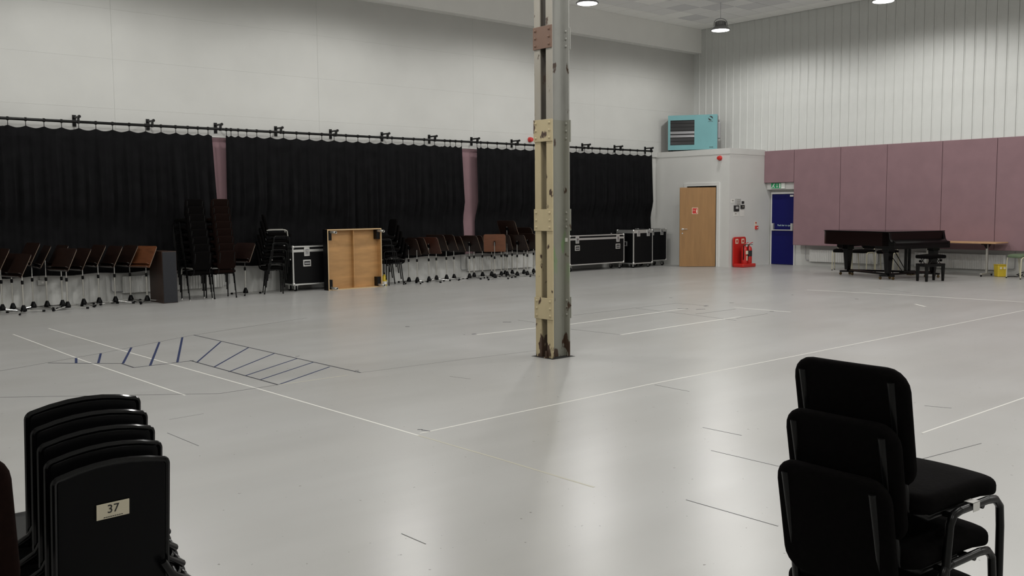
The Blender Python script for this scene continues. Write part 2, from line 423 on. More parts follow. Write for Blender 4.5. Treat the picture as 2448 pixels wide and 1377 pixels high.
# pictogram: extinguisher and hose in cream
s2 = Matrix.Identity(3)
MB().prism([(.478, 1.40), (.50, 1.40), (.50, 1.465), (.494, 1.475), (.494, 1.49), (.51, 1.50), (.506, 1.507), (.484, 1.49), (.484, 1.475), (.478, 1.465)],
           lambda a, b: (a, .027, b), lambda a, b: (a, .028, b)).build('sign_pictogram', 'cream_label', sg)
MB().bb(.525, .585, .027, .028, 1.452, 1.458).bb(.545, .585, .027, .028, 1.49, 1.493).build('sign_pictogram', 'cream_label', sg)
dfm = struct(MB().bb(XF-.03, XF+.1, FY0-.09, FY0, 0, FZ+.09).bb(XF-.03, XF+.1, FY1, FY1+.09, 0, FZ+.09).bb(XF-.03, XF+.1, FY0, FY1, FZ, FZ+.09).build('trim_4', 'white_paint', bevel=.004))
# blue fire door in the far wall
BY0, BY1 = 13.66, YR-.03
d2 = struct(empty('door_2', (XW, BY0, 0)))
MB().bb(-.05, -.01, .03, BY1-BY0-.03, .01, 1.865).build('door_leaf', 'blue_paint', d2, bevel=.003)
MB().bb(-.06, 0, 0, .028, 0, 1.92).bb(-.06, 0, BY1-BY0-.028, BY1-BY0, 0, 1.92).bb(-.06, 0, .028, BY1-BY0-.028, 1.875, 1.92).build('door_frame', 'white_paint', d2)
pb = MB().tube([(-.12, .06, .92), (-.12, BY1-BY0-.09, .92)], .016).build('push_bar', 'aluminium', d2, smooth=True)
MB().bb(-.13, -.05, BY1-BY0-.12, BY1-BY0-.07, .9, 1.10).build('push_bar_mount', 'aluminium', pb, bevel=.01)
MB().bb(-.13, -.05, .04, .09, .9, 1.10).build('push_bar_mount', 'aluminium', pb, bevel=.01)
MB().bb(-.054, -.05, .06, .16, 1.80, 1.845).build('door_plate', 'paper_white', d2)
RX = Matrix(((0, 0, -1), (-1, 0, 0), (0, 1, 0))).to_4x4()   # text plane facing -X
text('Push bar to open', .062, 'door_text', d2, 'lettering', Matrix.Translation((-.0515, .31, 1.045)) @ RX)

# exit sign over the blue door
es = thing('exit_sign', 'green emergency exit sign with running figure over the blue door', 'sign', (XP+.14, 14.06, 2.015))
MB().bb(-.05, 0, -.21, .21, 0, .15).build('sign_body', 'sign_white', es, bevel=.004)
MB().bb(-.053, -.05, -.10, .20, .006, .144).build('sign_panel', 'sign_green', es)
P = lambda poly, nm='pictogram': MB().prism(poly, lambda a, b: (-.053, a, b), lambda a, b: (-.0545, a, b)).build(nm, 'sign_white', es)
P([(.19, .02), (.165, .05), (.155, .075), (.13, .10), (.118, .128), (.10, .132), (.09, .12), (.10, .11), (.115, .08), (.105, .05), (.095, .02), (.11, .018), (.128, .055), (.145, .05), (.17, .015)], 'running_figure')
P([(.025, .125), (.012, .125), (.012, .06), (-.008, .06), (.0185, .022), (.045, .06), (.025, .06)], 'arrow')
P([(-.045, .02), (-.085, .02), (-.085, .13), (-.045, .13)], 'doorway')

# ================================================================== LAMPS
def lamp_proto():
    r = empty('high_bay_lamp')
    MB().lathe([(.232, 0), (.236, .004), (.240, .012), (.236, .022), (.21, .04), (.17, .075), (.125, .11), (.115, .115)], n=28).build('reflector', 'lamp_body', r, smooth=True)
    MB().lathe([(.21, -.003), (.21, .0)], n=28).build('diffuser', 'lamp_glow', r)
    h = MB().lathe([(.112, .115), (.115, .20), (.10, .215), (.06, .225)], n=20).build('driver_housing', 'lamp_body', r, smooth=True)
    f_ = MB()
    for k in range(14):
        a = 2*PI*k/14
        f_.box((math.cos(a)*.125, math.sin(a)*.125, .158), (.03, .006, .08), Matrix.Rotation(a, 3, 'Z'))
    stuff(f_.build('cooling_fins', 'lamp_body', h))
    pts = [(-.16, 0, .10)]+[(-.16*math.cos(PI*t/8), 0, .17+.115*math.sin(PI*t/8)) for t in range(9)]+[(.16, 0, .10)]
    MB().tube(pts, .008, 6).build('yoke', 'grey_metal', r, smooth=True)
    MB().tube([(0, 0, .28), (0, 0, ZC-LAMP_Z-.002)], .004, 6).build('suspension_cable', 'grey_metal', r)
    return r
LP = lamp_proto()
ld = bpy.data.lights.new('lamp_light', 'SPOT'); ld.energy = LAMP_POWER; ld.spot_size = math.radians(LAMP_CONE); ld.spot_blend = 0.36; ld.shadow_soft_size = .12; ld.color = (1.0, 0.985, 0.95)
lab = {(19.09, 14.06): 'lit round high bay lamp hanging above the white corner room', (14.42, 14.0): 'lit round high bay lamp hanging behind the steel column near the left wall', (19.09, 9.94): 'lit round high bay lamp hanging in front of the cladding above the grand piano'}
lo = bpy.data.objects.new('lamp_light', ld); COL.objects.link(lo); lo.parent = LP; lo.location = (0, 0, -.14)
first = True
for lx in (19.09, 14.42, 9.75, 5.08, .41):
    for ly in (14.03, 9.94, 5.84, 1.74, -2.36):
        yy = 14.06 if (lx, ly) == (19.09, 14.03) else 14.0 if (lx, ly) == (14.42, 14.03) else ly
        r = LP if first else copy_tree(LP); first = False
        r.location = (lx, yy, LAMP_Z); r.rotation_euler = (0, 0, math.radians(-41))
        tag(r, lab.get((lx, yy), 'lit round high bay lamp hanging over the open rehearsal floor'), 'lamp', 'high bay lamps on the ceiling grid')

# ================================================================== STEEL COLUMN
colm = thing('steel_column', 'tall riveted steel column in chipped cream and grey paint standing in the floor', 'column', (6.66, 6.965, 0))
FW = .088; DX = .25; DY = .262; th = .014
for k, y0 in enumerate((0, DY-FW)):
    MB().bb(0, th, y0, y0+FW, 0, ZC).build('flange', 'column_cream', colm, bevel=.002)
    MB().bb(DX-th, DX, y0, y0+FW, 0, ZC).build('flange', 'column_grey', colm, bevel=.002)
    MB().bb(th, DX-th, (FW-.012) if k == 0 else y0, FW if k == 0 else y0+.012, 0, ZC).build('web', 'column_grey' if k == 0 else 'column_dark', colm)
rv = MB()
plates = [.517, 1.434, 2.349, 3.284, 4.21, 5.13, 6.05]
for i, zc in enumerate(plates):
    for side in (0, 1):
        xx0, xx1 = (-.012, 0) if side == 0 else (DX, DX+.012)
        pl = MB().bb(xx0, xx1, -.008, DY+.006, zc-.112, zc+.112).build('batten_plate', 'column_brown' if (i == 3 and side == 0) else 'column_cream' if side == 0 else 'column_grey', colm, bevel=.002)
        rv = MB()
        sgn = -1 if side == 0 else 1
        for yy in (.03, DY-.03):
            for dz in (-.075, 0, .075):
                q = Matrix.Rotation(sgn*PI/2, 3, 'Y')
                rv.lathe([(.015, 0), (.0135, .006), (.008, .011), (.003, .0125)], (xx0 if side == 0 else xx1, yy, zc+dz), 10, q)
        stuff(rv.build('rivets', 'column_brown' if (i == 3 and side == 0) else 'column_cream' if side == 0 else 'column_grey', pl, smooth=True))
    rv = MB()
    for dz in (-.075, 0, .075):      # rivet heads inside the far flange
        rv.lathe([(.015, 0), (.0135, .006), (.008, .011), (.003, .0125)], (DX-th, .036, zc+dz), 10, Matrix.Rotation(-PI/2, 3, 'Y'))
    stuff(rv.build('rivets', 'column_grey', colm, smooth=True))
MB().bb(-.035, .012, .075, .105, 0, .012).bb(-.02, -.008, .078, .10, .012, .075).build('foot_cleat', 'column_cream', colm)
MB().bb(DX-th-.004, DX-th-.001, .02, .055, 1.205, 1.245).build('paper_tag', 'paper_white', colm)
# cut-outs in the vinyl around the column foot
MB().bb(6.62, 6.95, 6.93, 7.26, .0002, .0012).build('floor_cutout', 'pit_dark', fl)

# ================================================================== CURTAINS AND RAIL
YRAIL = 16.58; ZR = 3.045
rail = thing('curtain_rail', 'long black tubular curtain rail on wall brackets above the black curtains', 'rail', (0, 0, 0))
MB().tube([(0.2, YRAIL, ZR), (10, YRAIL, ZR), (19.56, YRAIL, ZR)], .024, 10).build('rail_tube', 'black_metal', rail, smooth=True)
brk = MB()
bx = [1.34, 2.56, 3.77, 4.99, 6.215, 7.459, 8.673, 9.878, 11.11, 12.338, 13.524, 14.737, 15.92, 17.109, 18.304, 19.513]
b1 = MB().bb(-.03, .03, YU-.012, YU, ZR-.06, ZR+.13).mesh('wall_plate', 'black_metal')
b2 = MB().tube([(0, YU-.01, ZR+.085), (0, YRAIL-.05, ZR+.085)], .018, 8).lathe([(.026, 0), (.026, .02)], (0, YRAIL-.05, ZR+.085), 10, Matrix.Rotation(PI/2, 3, 'X')).mesh('arm', 'black_metal', True)
b3 = MB().bb(-.012, .012, YRAIL-.03, YRAIL+.03, ZR-.03, ZR+.075).mesh('clamp', 'black_metal')
for x in bx:
    e = inst('bracket', b2, rail, (x, 0, 0)); inst('wall_plate', b1, e); inst('clamp', b3, e)

PRESS = [(2.9, 6.4), (7.6, 9.95), (11.1, 15.5), (15.9, 19.9)]
def curtain(xa, xb, label, ties, seed, ybot=.505, lean=0.0, leanl=0.0):
    rr = random.Random(seed)
    root = thing('curtain', label, 'curtain', ((xa+xb)/2, YRAIL, 0), 0, 'black curtains along the wall'); cx = (xa+xb)/2
    n = int((xb-xa)/.018); rows = 16
    ph = [rr.uniform(0, 6.28) for _ in range(8)]
    zt = 2.945
    mb = MB()
    for j in range(rows+1):
        v = j/rows
        for i in range(n+1):
            u = i/n; x = xa+(xb-xa)*u
            # scallops between the ties along the top edge
            d = min(abs(x-t) for t in ties); nb = sorted(ties, key=lambda t: abs(t-x))[:2]
            gap = abs(nb[0]-nb[1]) if len(nb) > 1 else .3
            s = min(1, d/(gap/2+1e-6)); z = zt-.035*math.sin(s*PI/2) if v == 0 else zt-.05+(ybot-zt+.05)*v
            if v == 0: pass
            a = .028+.03*v
            wob = .35*math.sin(2.1*v+ph[0]+x*3)
            y = a*(math.sin(x*2*PI/.155+ph[1]+1.6*math.sin(x*2.3+ph[2])+wob)*.6+math.sin(x*2*PI/.092+ph[3]+wob*1.5)*.3+math.sin(x*2*PI/.41+ph[4]+v*1.2)*.55)
            y *= .35+.65*min(1, v*3)
            # things stored against the curtain press its lower part back towards the wall
            pr = max(max(0.0, min(1.0, (x-p0+.25)/.25, (p1+.25-x)/.25)) for p0, p1 in PRESS)*max(0.0, min(1.0, (1.75-z)/.5))
            pr = pr*pr*(3-2*pr); y = y*(1-.72*pr)+.115*pr
            dx = lean*v*u**6 + leanl*v*(1-u)**6
            hem = .012*math.sin(x*7+ph[5]) if j == rows else 0
            mb.v.append(Vector((x-cx+dx+.012*math.sin(x*9+ph[6])*v, y, z+hem)))
    for j in range(rows):
        for i in range(n):
            a = j*(n+1)+i; mb.f.append([a, a+1, a+n+2, a+n+1])
    o = mb.build('drape', 'curtain_black', root, smooth=True)
    sd = o.modifiers.new('thick', 'SOLIDIFY'); sd.thickness = .004
    tmsh = MB().tube([(0, 0, 2.93), (0, 0, ZR-.02)], .006, 6).lathe([(.032, -.014), (.032, .014)], (0, 0, ZR), 10, Matrix.Rotation(PI/2, 3, 'Y')).mesh('curtain_tie', 'black_metal')
    for t in ties: inst('curtain_tie', tmsh, root, (t-cx, 0, 0))
def ties_range(a, b, st=.27):
    n = max(1, round((b-a)/st)); return [a+(b-a)*i/n for i in range(n+1)]
t1 = [0.3, .57, .84, 1.1, 1.37, 1.64, 1.91, 2.18, 2.45, 2.72, 2.99, 3.26, 3.53, 3.79]+[3.925, 4.186, 4.459, 4.726, 4.993, 5.266, 5.538, 5.816, 6.094, 6.364, 6.624, 6.844, 7.03, 7.22]
t1 = [t for t in t1 if abs(t-3.925) > .2 or t == 3.925]
curtain(.25, 7.29, 'long black curtain hanging behind the group of stands left of the first mauve gap', t1, 1, lean=.12)
curtain(7.56, 13.08, 'long black curtain between the two mauve gaps behind the plywood riser', [7.57, 7.66, 7.80, 7.97]+ties_range(8.17, 12.6, .27)+[12.75, 12.9, 13.07], 2, lean=.14, ybot=.515)
curtain(13.50, 19.55, 'black curtain from the second mauve gap to the white corner room behind the long case', [13.51, 13.62]+ties_range(13.82, 19.53, .29), 3, lean=.12, ybot=.525)

# ================================================================== WALL THINGS
def radiator(x0, x1, z0, z1, label, wall='L'):
    r = thing('radiator', label, 'radiator')
    wd = x1-x0; n = int(wd/.05)
    def tr(a, d, z): return (x0+a, YW-d, z) if wall == 'L' else (XW-d, x0+a, z)
    mb = MB(); base = len(mb.v)
    prof = []
    for i in range(n+1):
        a0 = wd*i/n
        prof += [(a0, .085), (min(wd, a0+wd/n*.35), .085), (min(wd, a0+wd/n*.5), .100), (min(wd, a0+wd/n*.85), .100)] if i < n else [(wd, .085)]
    prof += [(wd, .03), (0, .03)]
    mb.prism(prof, lambda a, d: tr(a, d, z0), lambda a, d: tr(a, d, z1)); mb.build('front_panel', 'radiator_white', r)
    def bxx(nm, a0, a1, d0, d1, za, zb, m='radiator_white'):
        p = tr(a0, d0, za); q = tr(a1, d1, zb)
        MB().bb(min(p[0], q[0]), max(p[0], q[0]), min(p[1], q[1]), max(p[1], q[1]), za, zb).build(nm, m, r)
    bxx('top_grille', 0, wd, .028, .102, z1, z1+.008); 
    bxx('wall_bracket', .15, .19, 0, .03, z0+.05, z1-.05); bxx('wall_bracket', wd-.19, wd-.15, 0, .03, z0+.05, z1-.05)
    s = -1
    MB().tube([tr(0, .06, z0+.03), tr(-.16, .06, z0+.03), tr(-.19, .06, z0+.06), tr(-.19, .06, .525)], .009, 8).build('pipe', 'grey_metal', r, smooth=True)
    MB().tube([tr(wd, .06, z0+.03), tr(wd+.10, .06, z0+.03), tr(wd+.13, .06, z0+.06), tr(wd+.13, .06, .525)], .009, 8).build('pipe', 'grey_metal', r, smooth=True)
radiator(5.66, 7.5, .135, .42, 'white panel radiator low on the wall behind the tall wooden cabinet')
radiator(13.36, 15.35, .135, .445, 'white panel radiator low on the wall behind the stands beside the steel column')
radiator(11.35, 13.2, .12, .415, 'white panel radiator under the mauve panels beside the blue door', 'B')
radiator(8.38, 10.42, .10, .43, 'white panel radiator under the mauve panels behind the long table', 'B')
p = on_y(100, 675, YW)
so = thing('wall_socket', 'grey double socket box low on the white wall behind the stands', 'socket', (p.x, YW, p.z))
MB().bb(-.075, .075, -.05, 0, -.045, .045).build('box', 'socket_grey', so, bevel=.006)
MB().bb(-.04, .04, -.035, 0, .045, .12).build('conduit_box', 'socket_grey', so, bevel=.004)
MB().bb(-.02, .02, -.054, -.05, -.018, .018).build('switch', 'paper_white', so)

def sounder(name, loc, rot, label):
    r = thing(name, label, 'alarm', loc); r.rotation_euler = rot
    MB().lathe([(.062, 0), (.062, .03), (.055, .035)], n=20).build('base', 'red_plastic', r, smooth=True)
    MB().lathe([(.05, .035), (.052, .075), (.045, .09), (.02, .094)], n=20).build('horn', 'red_plastic', r, smooth=True)
p = on_y(1266, 334, YU); sounder('fire_alarm_sounder', (p.x, YU, p.z), (PI/2, 0, 0), 'round red alarm sounder on the white wall above the curtain rail')
p = on_x(1722, 378, XF); sounder('fire_alarm_sounder', (XF, p.y, p.z), (0, -PI/2, 0), 'round red alarm sounder high on the white corner room')

# things on the side wall of the corner room (faces -Y at YR)
def card(name, x0, y0, x1, y1, m, label, cat, th=.006, border=None):
    a = on_y(x0, y0, YR); b = on_y(x1, y1, YR)
    cx, cz = (a.x+b.x)/2, (a.z+b.z)/2; hw, hh = abs(b.x-a.x)/2, abs(b.z-a.z)/2
    r = thing(name, label, cat, (cx, YR, cz))
    MB().bb(-hw, hw, -th, 0, -hh, hh).build('panel', m, r, bevel=.002)
    return r, hw, hh
r, hw, hh = card('wall_notice', 1757, 475, 1771, 488, 'paper_grey', 'grey paper notice above the black control panel on the white wall', 'notice')
for k in range(4): MB().bb(-hw*.3, hw*.8, -.0068, -.006, hh*.5-k*.04, hh*.5-k*.04+.012).build('text_line', 'ink_grey', r)
r, hw, hh = card('wall_notice', 1748, 476, 1755, 485, 'paper_white', 'small white paper notice left of the grey notice on the white wall', 'notice')
MB().bb(-hw*.6, hw*.6, -.0068, -.006, 0, .02).build('text_line', 'ink_grey', r)
r, hw, hh = card('control_panel', 1754, 491, 1765, 505, 'ink', 'larger square black control panel with grey screen on the white wall', 'panel', .03)
MB().bb(-hw*.5, hw*.6, -.032, -.03, -hh*.2, hh*.6).build('screen', 'paper_grey', r)
r, hw, hh = card('control_panel', 1770, 490, 1778, 499, 'ink', 'smaller black control panel right of the larger one on the white wall', 'panel', .03)
MB().bb(-hw*.4, hw*.4, -.032, -.03, -hh*.3, hh*.5).build('screen', 'ink_grey', r)
card('light_switch', 1773, 481, 1778, 487, 'ink', 'tiny square black switch above the smaller control panel', 'switch', .015)
r, hw, hh = card('wall_notice', 1754, 507, 1765, 517, 'paper_white', 'white paper slip under the larger black control panel', 'notice')
MB().bb(-hw*.5, hw*.1, -.0068, -.006, 0, .02).build('text_line', 'ink_grey', r)
r, hw, hh = card('wall_notice', 1769, 502, 1779, 517, 'paper_white', 'white paper sheet under the smaller black control panel', 'notice')
a = on_y(1807, 540, YR)
cpnt = thing('fire_call_point', 'small red call point with notice on the white side wall', 'call point', (a.x, YR, a.z))
MB().bb(-.045, .045, -.05, 0, -.09, .0).build('call_box', 'red_plastic', cpnt, bevel=.005)
MB().bb(-.02, .025, -.053, -.05, -.065, -.03).build('glass', 'paper_white', cpnt)
MB().bb(-.045, .03, -.006, 0, .005, .11).build('notice', 'cream_label', cpnt)
MB().bb(-.035, .02, -.0075, -.006, .06, .10).build('notice_panel', 'red_paint', cpnt)

# extinguisher stand
ex = on_y(1745, 637, YR).x+.05
st = thing('extinguisher_stand', 'red plastic extinguisher stand with two signs against the white side wall', 'stand', (ex+.28, YR-.03, 0))
MB().pad([(a, b+.385) for a, b in rrect(.55, .77, .06)], .03, .008, lambda u, v, t: (u, -t+.0, v), insets=(.6,)).build('back_board', 'red_paint', st, smooth=True)
MB().bb(-.275, .275, -.34, -.03, 0, .09).build('base_tray', 'red_paint', st, bevel=.02)
for sx in (-.13, .13):
    c = MB().bb(sx-.055, sx+.055, -.036, -.03, .60, .72).build('sign_card', 'cream_label', st)
    MB().bb(sx-.03, sx+.03, -.038, -.036, .625, .695).build('sign_panel', 'red_paint', c)
def extinguisher(x, lab, black):
    e = thing('fire_extinguisher', lab, 'extinguisher', (ex+.28+x, YR-.03-.19, .09))
    MB().lathe([(.07, 0), (.078, .02), (.078, .36), (.065, .41), (.03, .44), (.025, .46)], n=20).build('cylinder', 'red_paint', e, smooth=True)
    MB().lathe([(.02, .455), (.02, .49)], n=10).build('valve', 'brass', e)
    MB().tube([(0, 0, .49), (.05, -.02, .52), (.12, -.03, .535)], .01, 6).build('handle', 'red_paint', e)
    MB().tube([(0, 0, .475), (.06, -.02, .49), (.11, -.03, .48)], .008, 6).build('lever', 'black_metal', e)
    MB().tube([(-.02, 0, .47), (-.08, -.03, .45), (-.10, -.04, .38), (-.095, -.04, .2), (-.09, -.03, .1)], .011, 8).build('hose', 'black_plastic', e, smooth=True)
    MB().lathe([(.0795, .18), (.0795, .33)], n=20).build('label_band', 'ink' if black else 'cream_label', e) if black else MB().bb(-.045, .045, -.083, -.07, .24, .33).build('label_card', 'cream_label', e)
    if not black: MB().bb(-.02, .02, -.084, -.07, .08, .2).build('label_strip', 'cream_label', e)
extinguisher(-.02, 'red water extinguisher with cream label standing on the red stand', False)
extinguisher(.175, 'red extinguisher with black band at the open end of the red stand', True)

# heater on top of the corner room
hp = on_x(1657, 352, 20.62)
to_cam = math.atan2(-hp.y, -hp.x)
ht = thing('unit_heater', 'turquoise box unit heater with black louvres on top of the corner room', 'heater', (hp.x, hp.y, ZB+.04), to_cam+PI/2-math.radians(4))
HW, HH, HD, HZ = 1.30, .92, .5, .05   # local: front faces -y
MB().bb(-HW/2, HW/2, -HD/2+.02, HD/2, HZ, HZ+HH).build('casing', 'grey_metal', ht, bevel=.01)
mb = MB(); lx0, lx1, lz0, lz1 = -.59, .05, HZ+.13, HZ+.79
for (a, b, c, d) in ((-HW/2, lx0, HZ, HZ+HH), (lx1, HW/2, HZ, HZ+HH), (lx0, lx1, HZ, lz0), (lx0, lx1, lz1, HZ+HH)): mb.bb(a, b, -HD/2-.02, -HD/2+.02, c, d)
mb.build('front_panel', 'turquoise', ht)
MB().bb(lx0, lx1, -HD/2+.012, -HD/2+.02, lz0, lz1).build('louvre_backing', 'louvre_black', ht)
for k in range(7):
    zz = lz0+.05+k*.094
    MB().box(((lx0+lx1)/2, -HD/2-.005, zz), (lx1-lx0, .006, .075), Matrix.Rotation(math.radians(-28 if k in (2, 3) else -14), 3, 'X')).build('louvre', 'louvre_black' if k not in (2, 3) else 'grey_metal', ht)
for sx in (-HW/2+.05, HW/2-.05): MB().bb(sx-.04, sx+.04, -HD/2, HD/2, 0, HZ).build('foot_rail', 'black_metal', ht)
MB().bb(HW/2, HW/2+.07, -.1, .15, HZ+.3, HZ+.72).build('control_box', 'grey_metal', ht, bevel=.01)
MB().tube([(HW/2+.035, .0, HZ+.72), (HW/2+.035, .0, HZ+.8)], .02).build('pipe_stub', 'grey_metal', ht)
# round two-blade swirl emblem with a line of tiny print, and small print at the lower corner
def arcpoly(r0, r1, a0, a1, n=10):
    o = [(r0*math.cos(a0+(a1-a0)*i/n), r0*math.sin(a0+(a1-a0)*i/n)) for i in range(n+1)]
    return o+[((r0+(r1-r0)*math.sin(PI*i/n))*math.cos(a1-(a1-a0)*i/n), (r0+(r1-r0)*math.sin(PI*i/n))*math.sin(a1-(a1-a0)*i/n)) for i in range(1, n)]
for a0 in (-.4, PI-.4):
    MB().prism(arcpoly(.06, .022, a0, a0+PI*.85), lambda a, b: (a+.47, -HD/2-.02, b+HZ+HH-.10), lambda a, b: (a+.47, -HD/2-.022, b+HZ+HH-.10)).build('emblem', 'ink', ht)
for k in range(6): MB().bb(.41+k*.021, .426+k*.021, -HD/2-.022, -HD/2-.02, HZ+HH-.19, HZ+HH-.178).build('print', 'ink', ht)
for k in range(3): MB().bb(.45+k*.035, .468+k*.035, -HD/2-.022, -HD/2-.02, HZ+.045, HZ+.07).build('print', 'ink', ht)

# ================================================================== CHAIRS
def chair_padded(name, sm='black_fabric', fm='black_metal', foot='black_plastic', arms=None, lod=False):
    r = empty(name); n = 6 if lod else 10; nn = 3 if lod else 5
    rec = .18
    # seat cushion, slightly crowned, dropped front edge
    MB().pad(rrect(.39, .43, .055, nn, cy=.02), .055, .02, lambda u, v, t: (u, v, .455+t-(.018*max(0, (v-.08)/.13)**2)+(.010*(1-(u/.19)**2) if t > .03 else 0))).build('seat', sm, r, smooth=True)
    # back cushion behind which the uprights run
    def bm(u, v, t): return (u, -.178-rec*(v-.50)-.03+t+.25*(u*u)*.9-.004, v)
    MB().pad([(a, b) for a, b in rrect(.345, .33, .06, nn, cy=.69)], .042, .017, bm).build('backrest', sm, r, smooth=True)
    for s in (-1, 1):
        x = s*.205
        MB().tube([(x, .205, .018), (x, .200, .36), (x, .193, .42), (x, .165, .445), (x, .12, .450)], .0115, n).build('leg', fm, r, smooth=True)
        MB().tube([(x, .12, .450), (x, -.03, .450)], .0115, n).build('side_rail', fm, r, smooth=True)
        MB().tube([(x, -.03, .450), (x, -.062, .444), (x, -.078, .42), (x-s*.0, -.128, .018)], .0115, n).build('leg', fm, r, smooth=True)
        MB().tube([(s*.165, .06, .442), (s*.16, -.12, .438), (s*.145, -.185, .47), (s*.136, -.214, .60), (s*.135, -.262, .82)], .0115, n).build('back_upright', fm, r, smooth=True)
        if arms:
            MB().tube([(x, .17, .45), (x, .16, .545), (x, .12, .568), (x, -.10, .568), (x*.8, -.203, .56)], .0115, n).build('armrest', arms, r, smooth=True)
        MB().lathe([(.0135, 0), (.0135, .022)], (x, .205, 0), n).build('foot_cap', foot, r)
        MB().lathe([(.0135, 0), (.0135, .022)], (x, -.1305, 0), n).build('foot_cap', foot, r)
    MB().tube([(-.205, .1, .438), (.205, .1, .438)], .009, n).build('crossbar', fm, r)
    MB().tube([(-.205, -.05, .438), (.205, -.05, .438)], .008, n).build('crossbar', fm, r)
    return r
USED = {}
def place(proto, loc, rz, label, group, cat='chair'):
    if proto.name not in USED: o = proto; USED[proto.name] = 1
    else: o = copy_tree(proto)
    o.location = loc; o.rotation_euler = (0, 0, rz); tag(o, label, cat, group); return o
def stack(proto, org, yaw, n, s, p, label, group):
    fw = Vector((math.cos(yaw), math.sin(yaw), 0)); res = []
    for k in range(n):
        nm = 'lowest' if k == 0 else 'topmost' if k == n-1 else ordn(k)+' from the floor'
        res.append(place(proto, Vector(org)+fw*(s*k)+Vector((0, 0, p*k)), yaw-PI/2, f'{label}, {nm}', group))
    return res
# right foreground stack: fitted to the upright tips
yawR = -.078; fR = Vector((math.cos(yawR), math.sin(yawR), 0))
cR = Vector((2.330, 1.295, 0))
orgR = cR+fR*(.262-2*.036)
protoR = chair_padded('stacking_chair')
rs_ = stack(protoR, orgR, yawR, 3, .036, .1413, 'black padded chair with tube frame in the stack of three', 'black padded chairs in the short stack')
for s in (1,):   # sticker on the side rail of the topmost chair
    MB().bb(.2165, .2175, .02, .055, .438, .464).bb(.19, .2175, .02, .055, .4625, .464).build('paper_sticker', 'paper_white', rs_[2])

# left foreground stack: rigid black back panels with glossy rims
def chair_panel(name):
    r = empty(name); n = 10
    rec = .10
    def bf(u, v, off): return (u, -.20-rec*(v-.5)-.22*(.0-u*u)*1.0-.01+off, v+.024*(1-(u/.155)**2)*(max(0, v-.5)/.34))
    MB().pad(rrect(.30, .36, .010, 4, cy=.66), .014, .004, lambda u, v, t: bf(u, v, t)).build('backrest', 'black_plastic', r, smooth=True)
    ol = rrect(.312, .372, .011, 4, cy=.66); ol.append(ol[0])
    MB().tube([bf(u, v, .006) for u, v in ol], .0085, 8, cap=False).build('back_rim', 'black_gloss', r, smooth=True)
    MB().pad(rrect(.48, .42, .10, 6, cy=.02), .016, .006, lambda u, v, t: (u, v, .45+t+.22*u*u-.02*max(0, (v-.1)/.1)**2)).build('seat', 'black_plastic', r, smooth=True)
    for s in (-1, 1):
        x = s*.252
        MB().tube([(x*1.04, .19, .018), (x*1.01, .175, .38), (x, .15, .435), (x*.985, .11, .447), (x*.98, -.05, .447)], .011, n).build('leg', 'black_gloss', r, smooth=True)
        MB().tube([(x*.98, -.05, .447), (x, -.10, .44), (x*1.01, -.13, .41), (x*1.04, -.26, .018)], .011, n).build('leg', 'black_gloss', r, smooth=True)
        MB().tube([(s*.245, -.10, .442), (s*.225, -.20, .458), (s*.16, -.222, .50), (s*.135, -.226, .545)], .011, n).build('back_upright', 'black_gloss', r, smooth=True)
        for yy in (.19, -.26): MB().lathe([(.013, 0), (.013, .022)], (x*1.043, yy, 0), n).build('foot_cap', 'black_plastic', r)
    return r
yawL = 1.629; fL = Vector((math.cos(yawL), math.sin(yawL), 0))
cL = Vector((.835, 2.84, 0))          # top corners of the topmost back
orgL = cL+fL*(.232-4*.0465)
protoL = chair_panel('panel_chair')
ls_ = stack(protoL, orgL, yawL, 5, .0465, .0375, 'black flat backed chair in the stack with number 37', 'black flat backed chairs in the close stack')
RB = Matrix(((1, 0, 0), (0, 0, -1), (0, 1, 0))).to_4x4()   # text plane facing -y
def plate(chair, body, z, x=0.0):
    y0 = -.211-.10*(z-.5)+.22*x*x-.0005
    tl = Matrix.Translation((x, y0, z)) @ Matrix.Rotation(math.atan(.10), 4, 'X')
    me = MB().bb(-.045, .045, -.0025, 0, -.022, .022).mesh('number_plate', 'plate_beige'); me.transform(tl)
    o = bpy.data.objects.new('number_plate', me); COL.objects.link(o); o.parent = chair
    if body:
        text(body, .034, 'ink', o, 'number', tl @ Matrix.Translation((0, -.003, .004)) @ RB)
        for k in range(9):
            me = MB().bb(-.026+k*.006, -.0215+k*.006, -.0032, -.0025, -.0185, -.0165).mesh('small_print', 'ink'); me.transform(tl)
            q = bpy.data.objects.new('small_print', me); COL.objects.link(q); q.parent = o
plate(ls_[0], '37', .735, -.005)
plate(ls_[4], None, .778, .0)

# two padded chairs beside it turned the other way, nearly all outside the frame
eE = on_z(8, 1090, .985); yE = math.radians(-90)
stack(chair_padded('stacking_chair', 'brown_fabric', 'black_gloss'), (eE.x-.165, eE.y-.23, 0), yE, 2, .036, .1413, 'dark padded chair in the pair beside the stack with number 37', 'dark padded chairs beside the numbered stack')

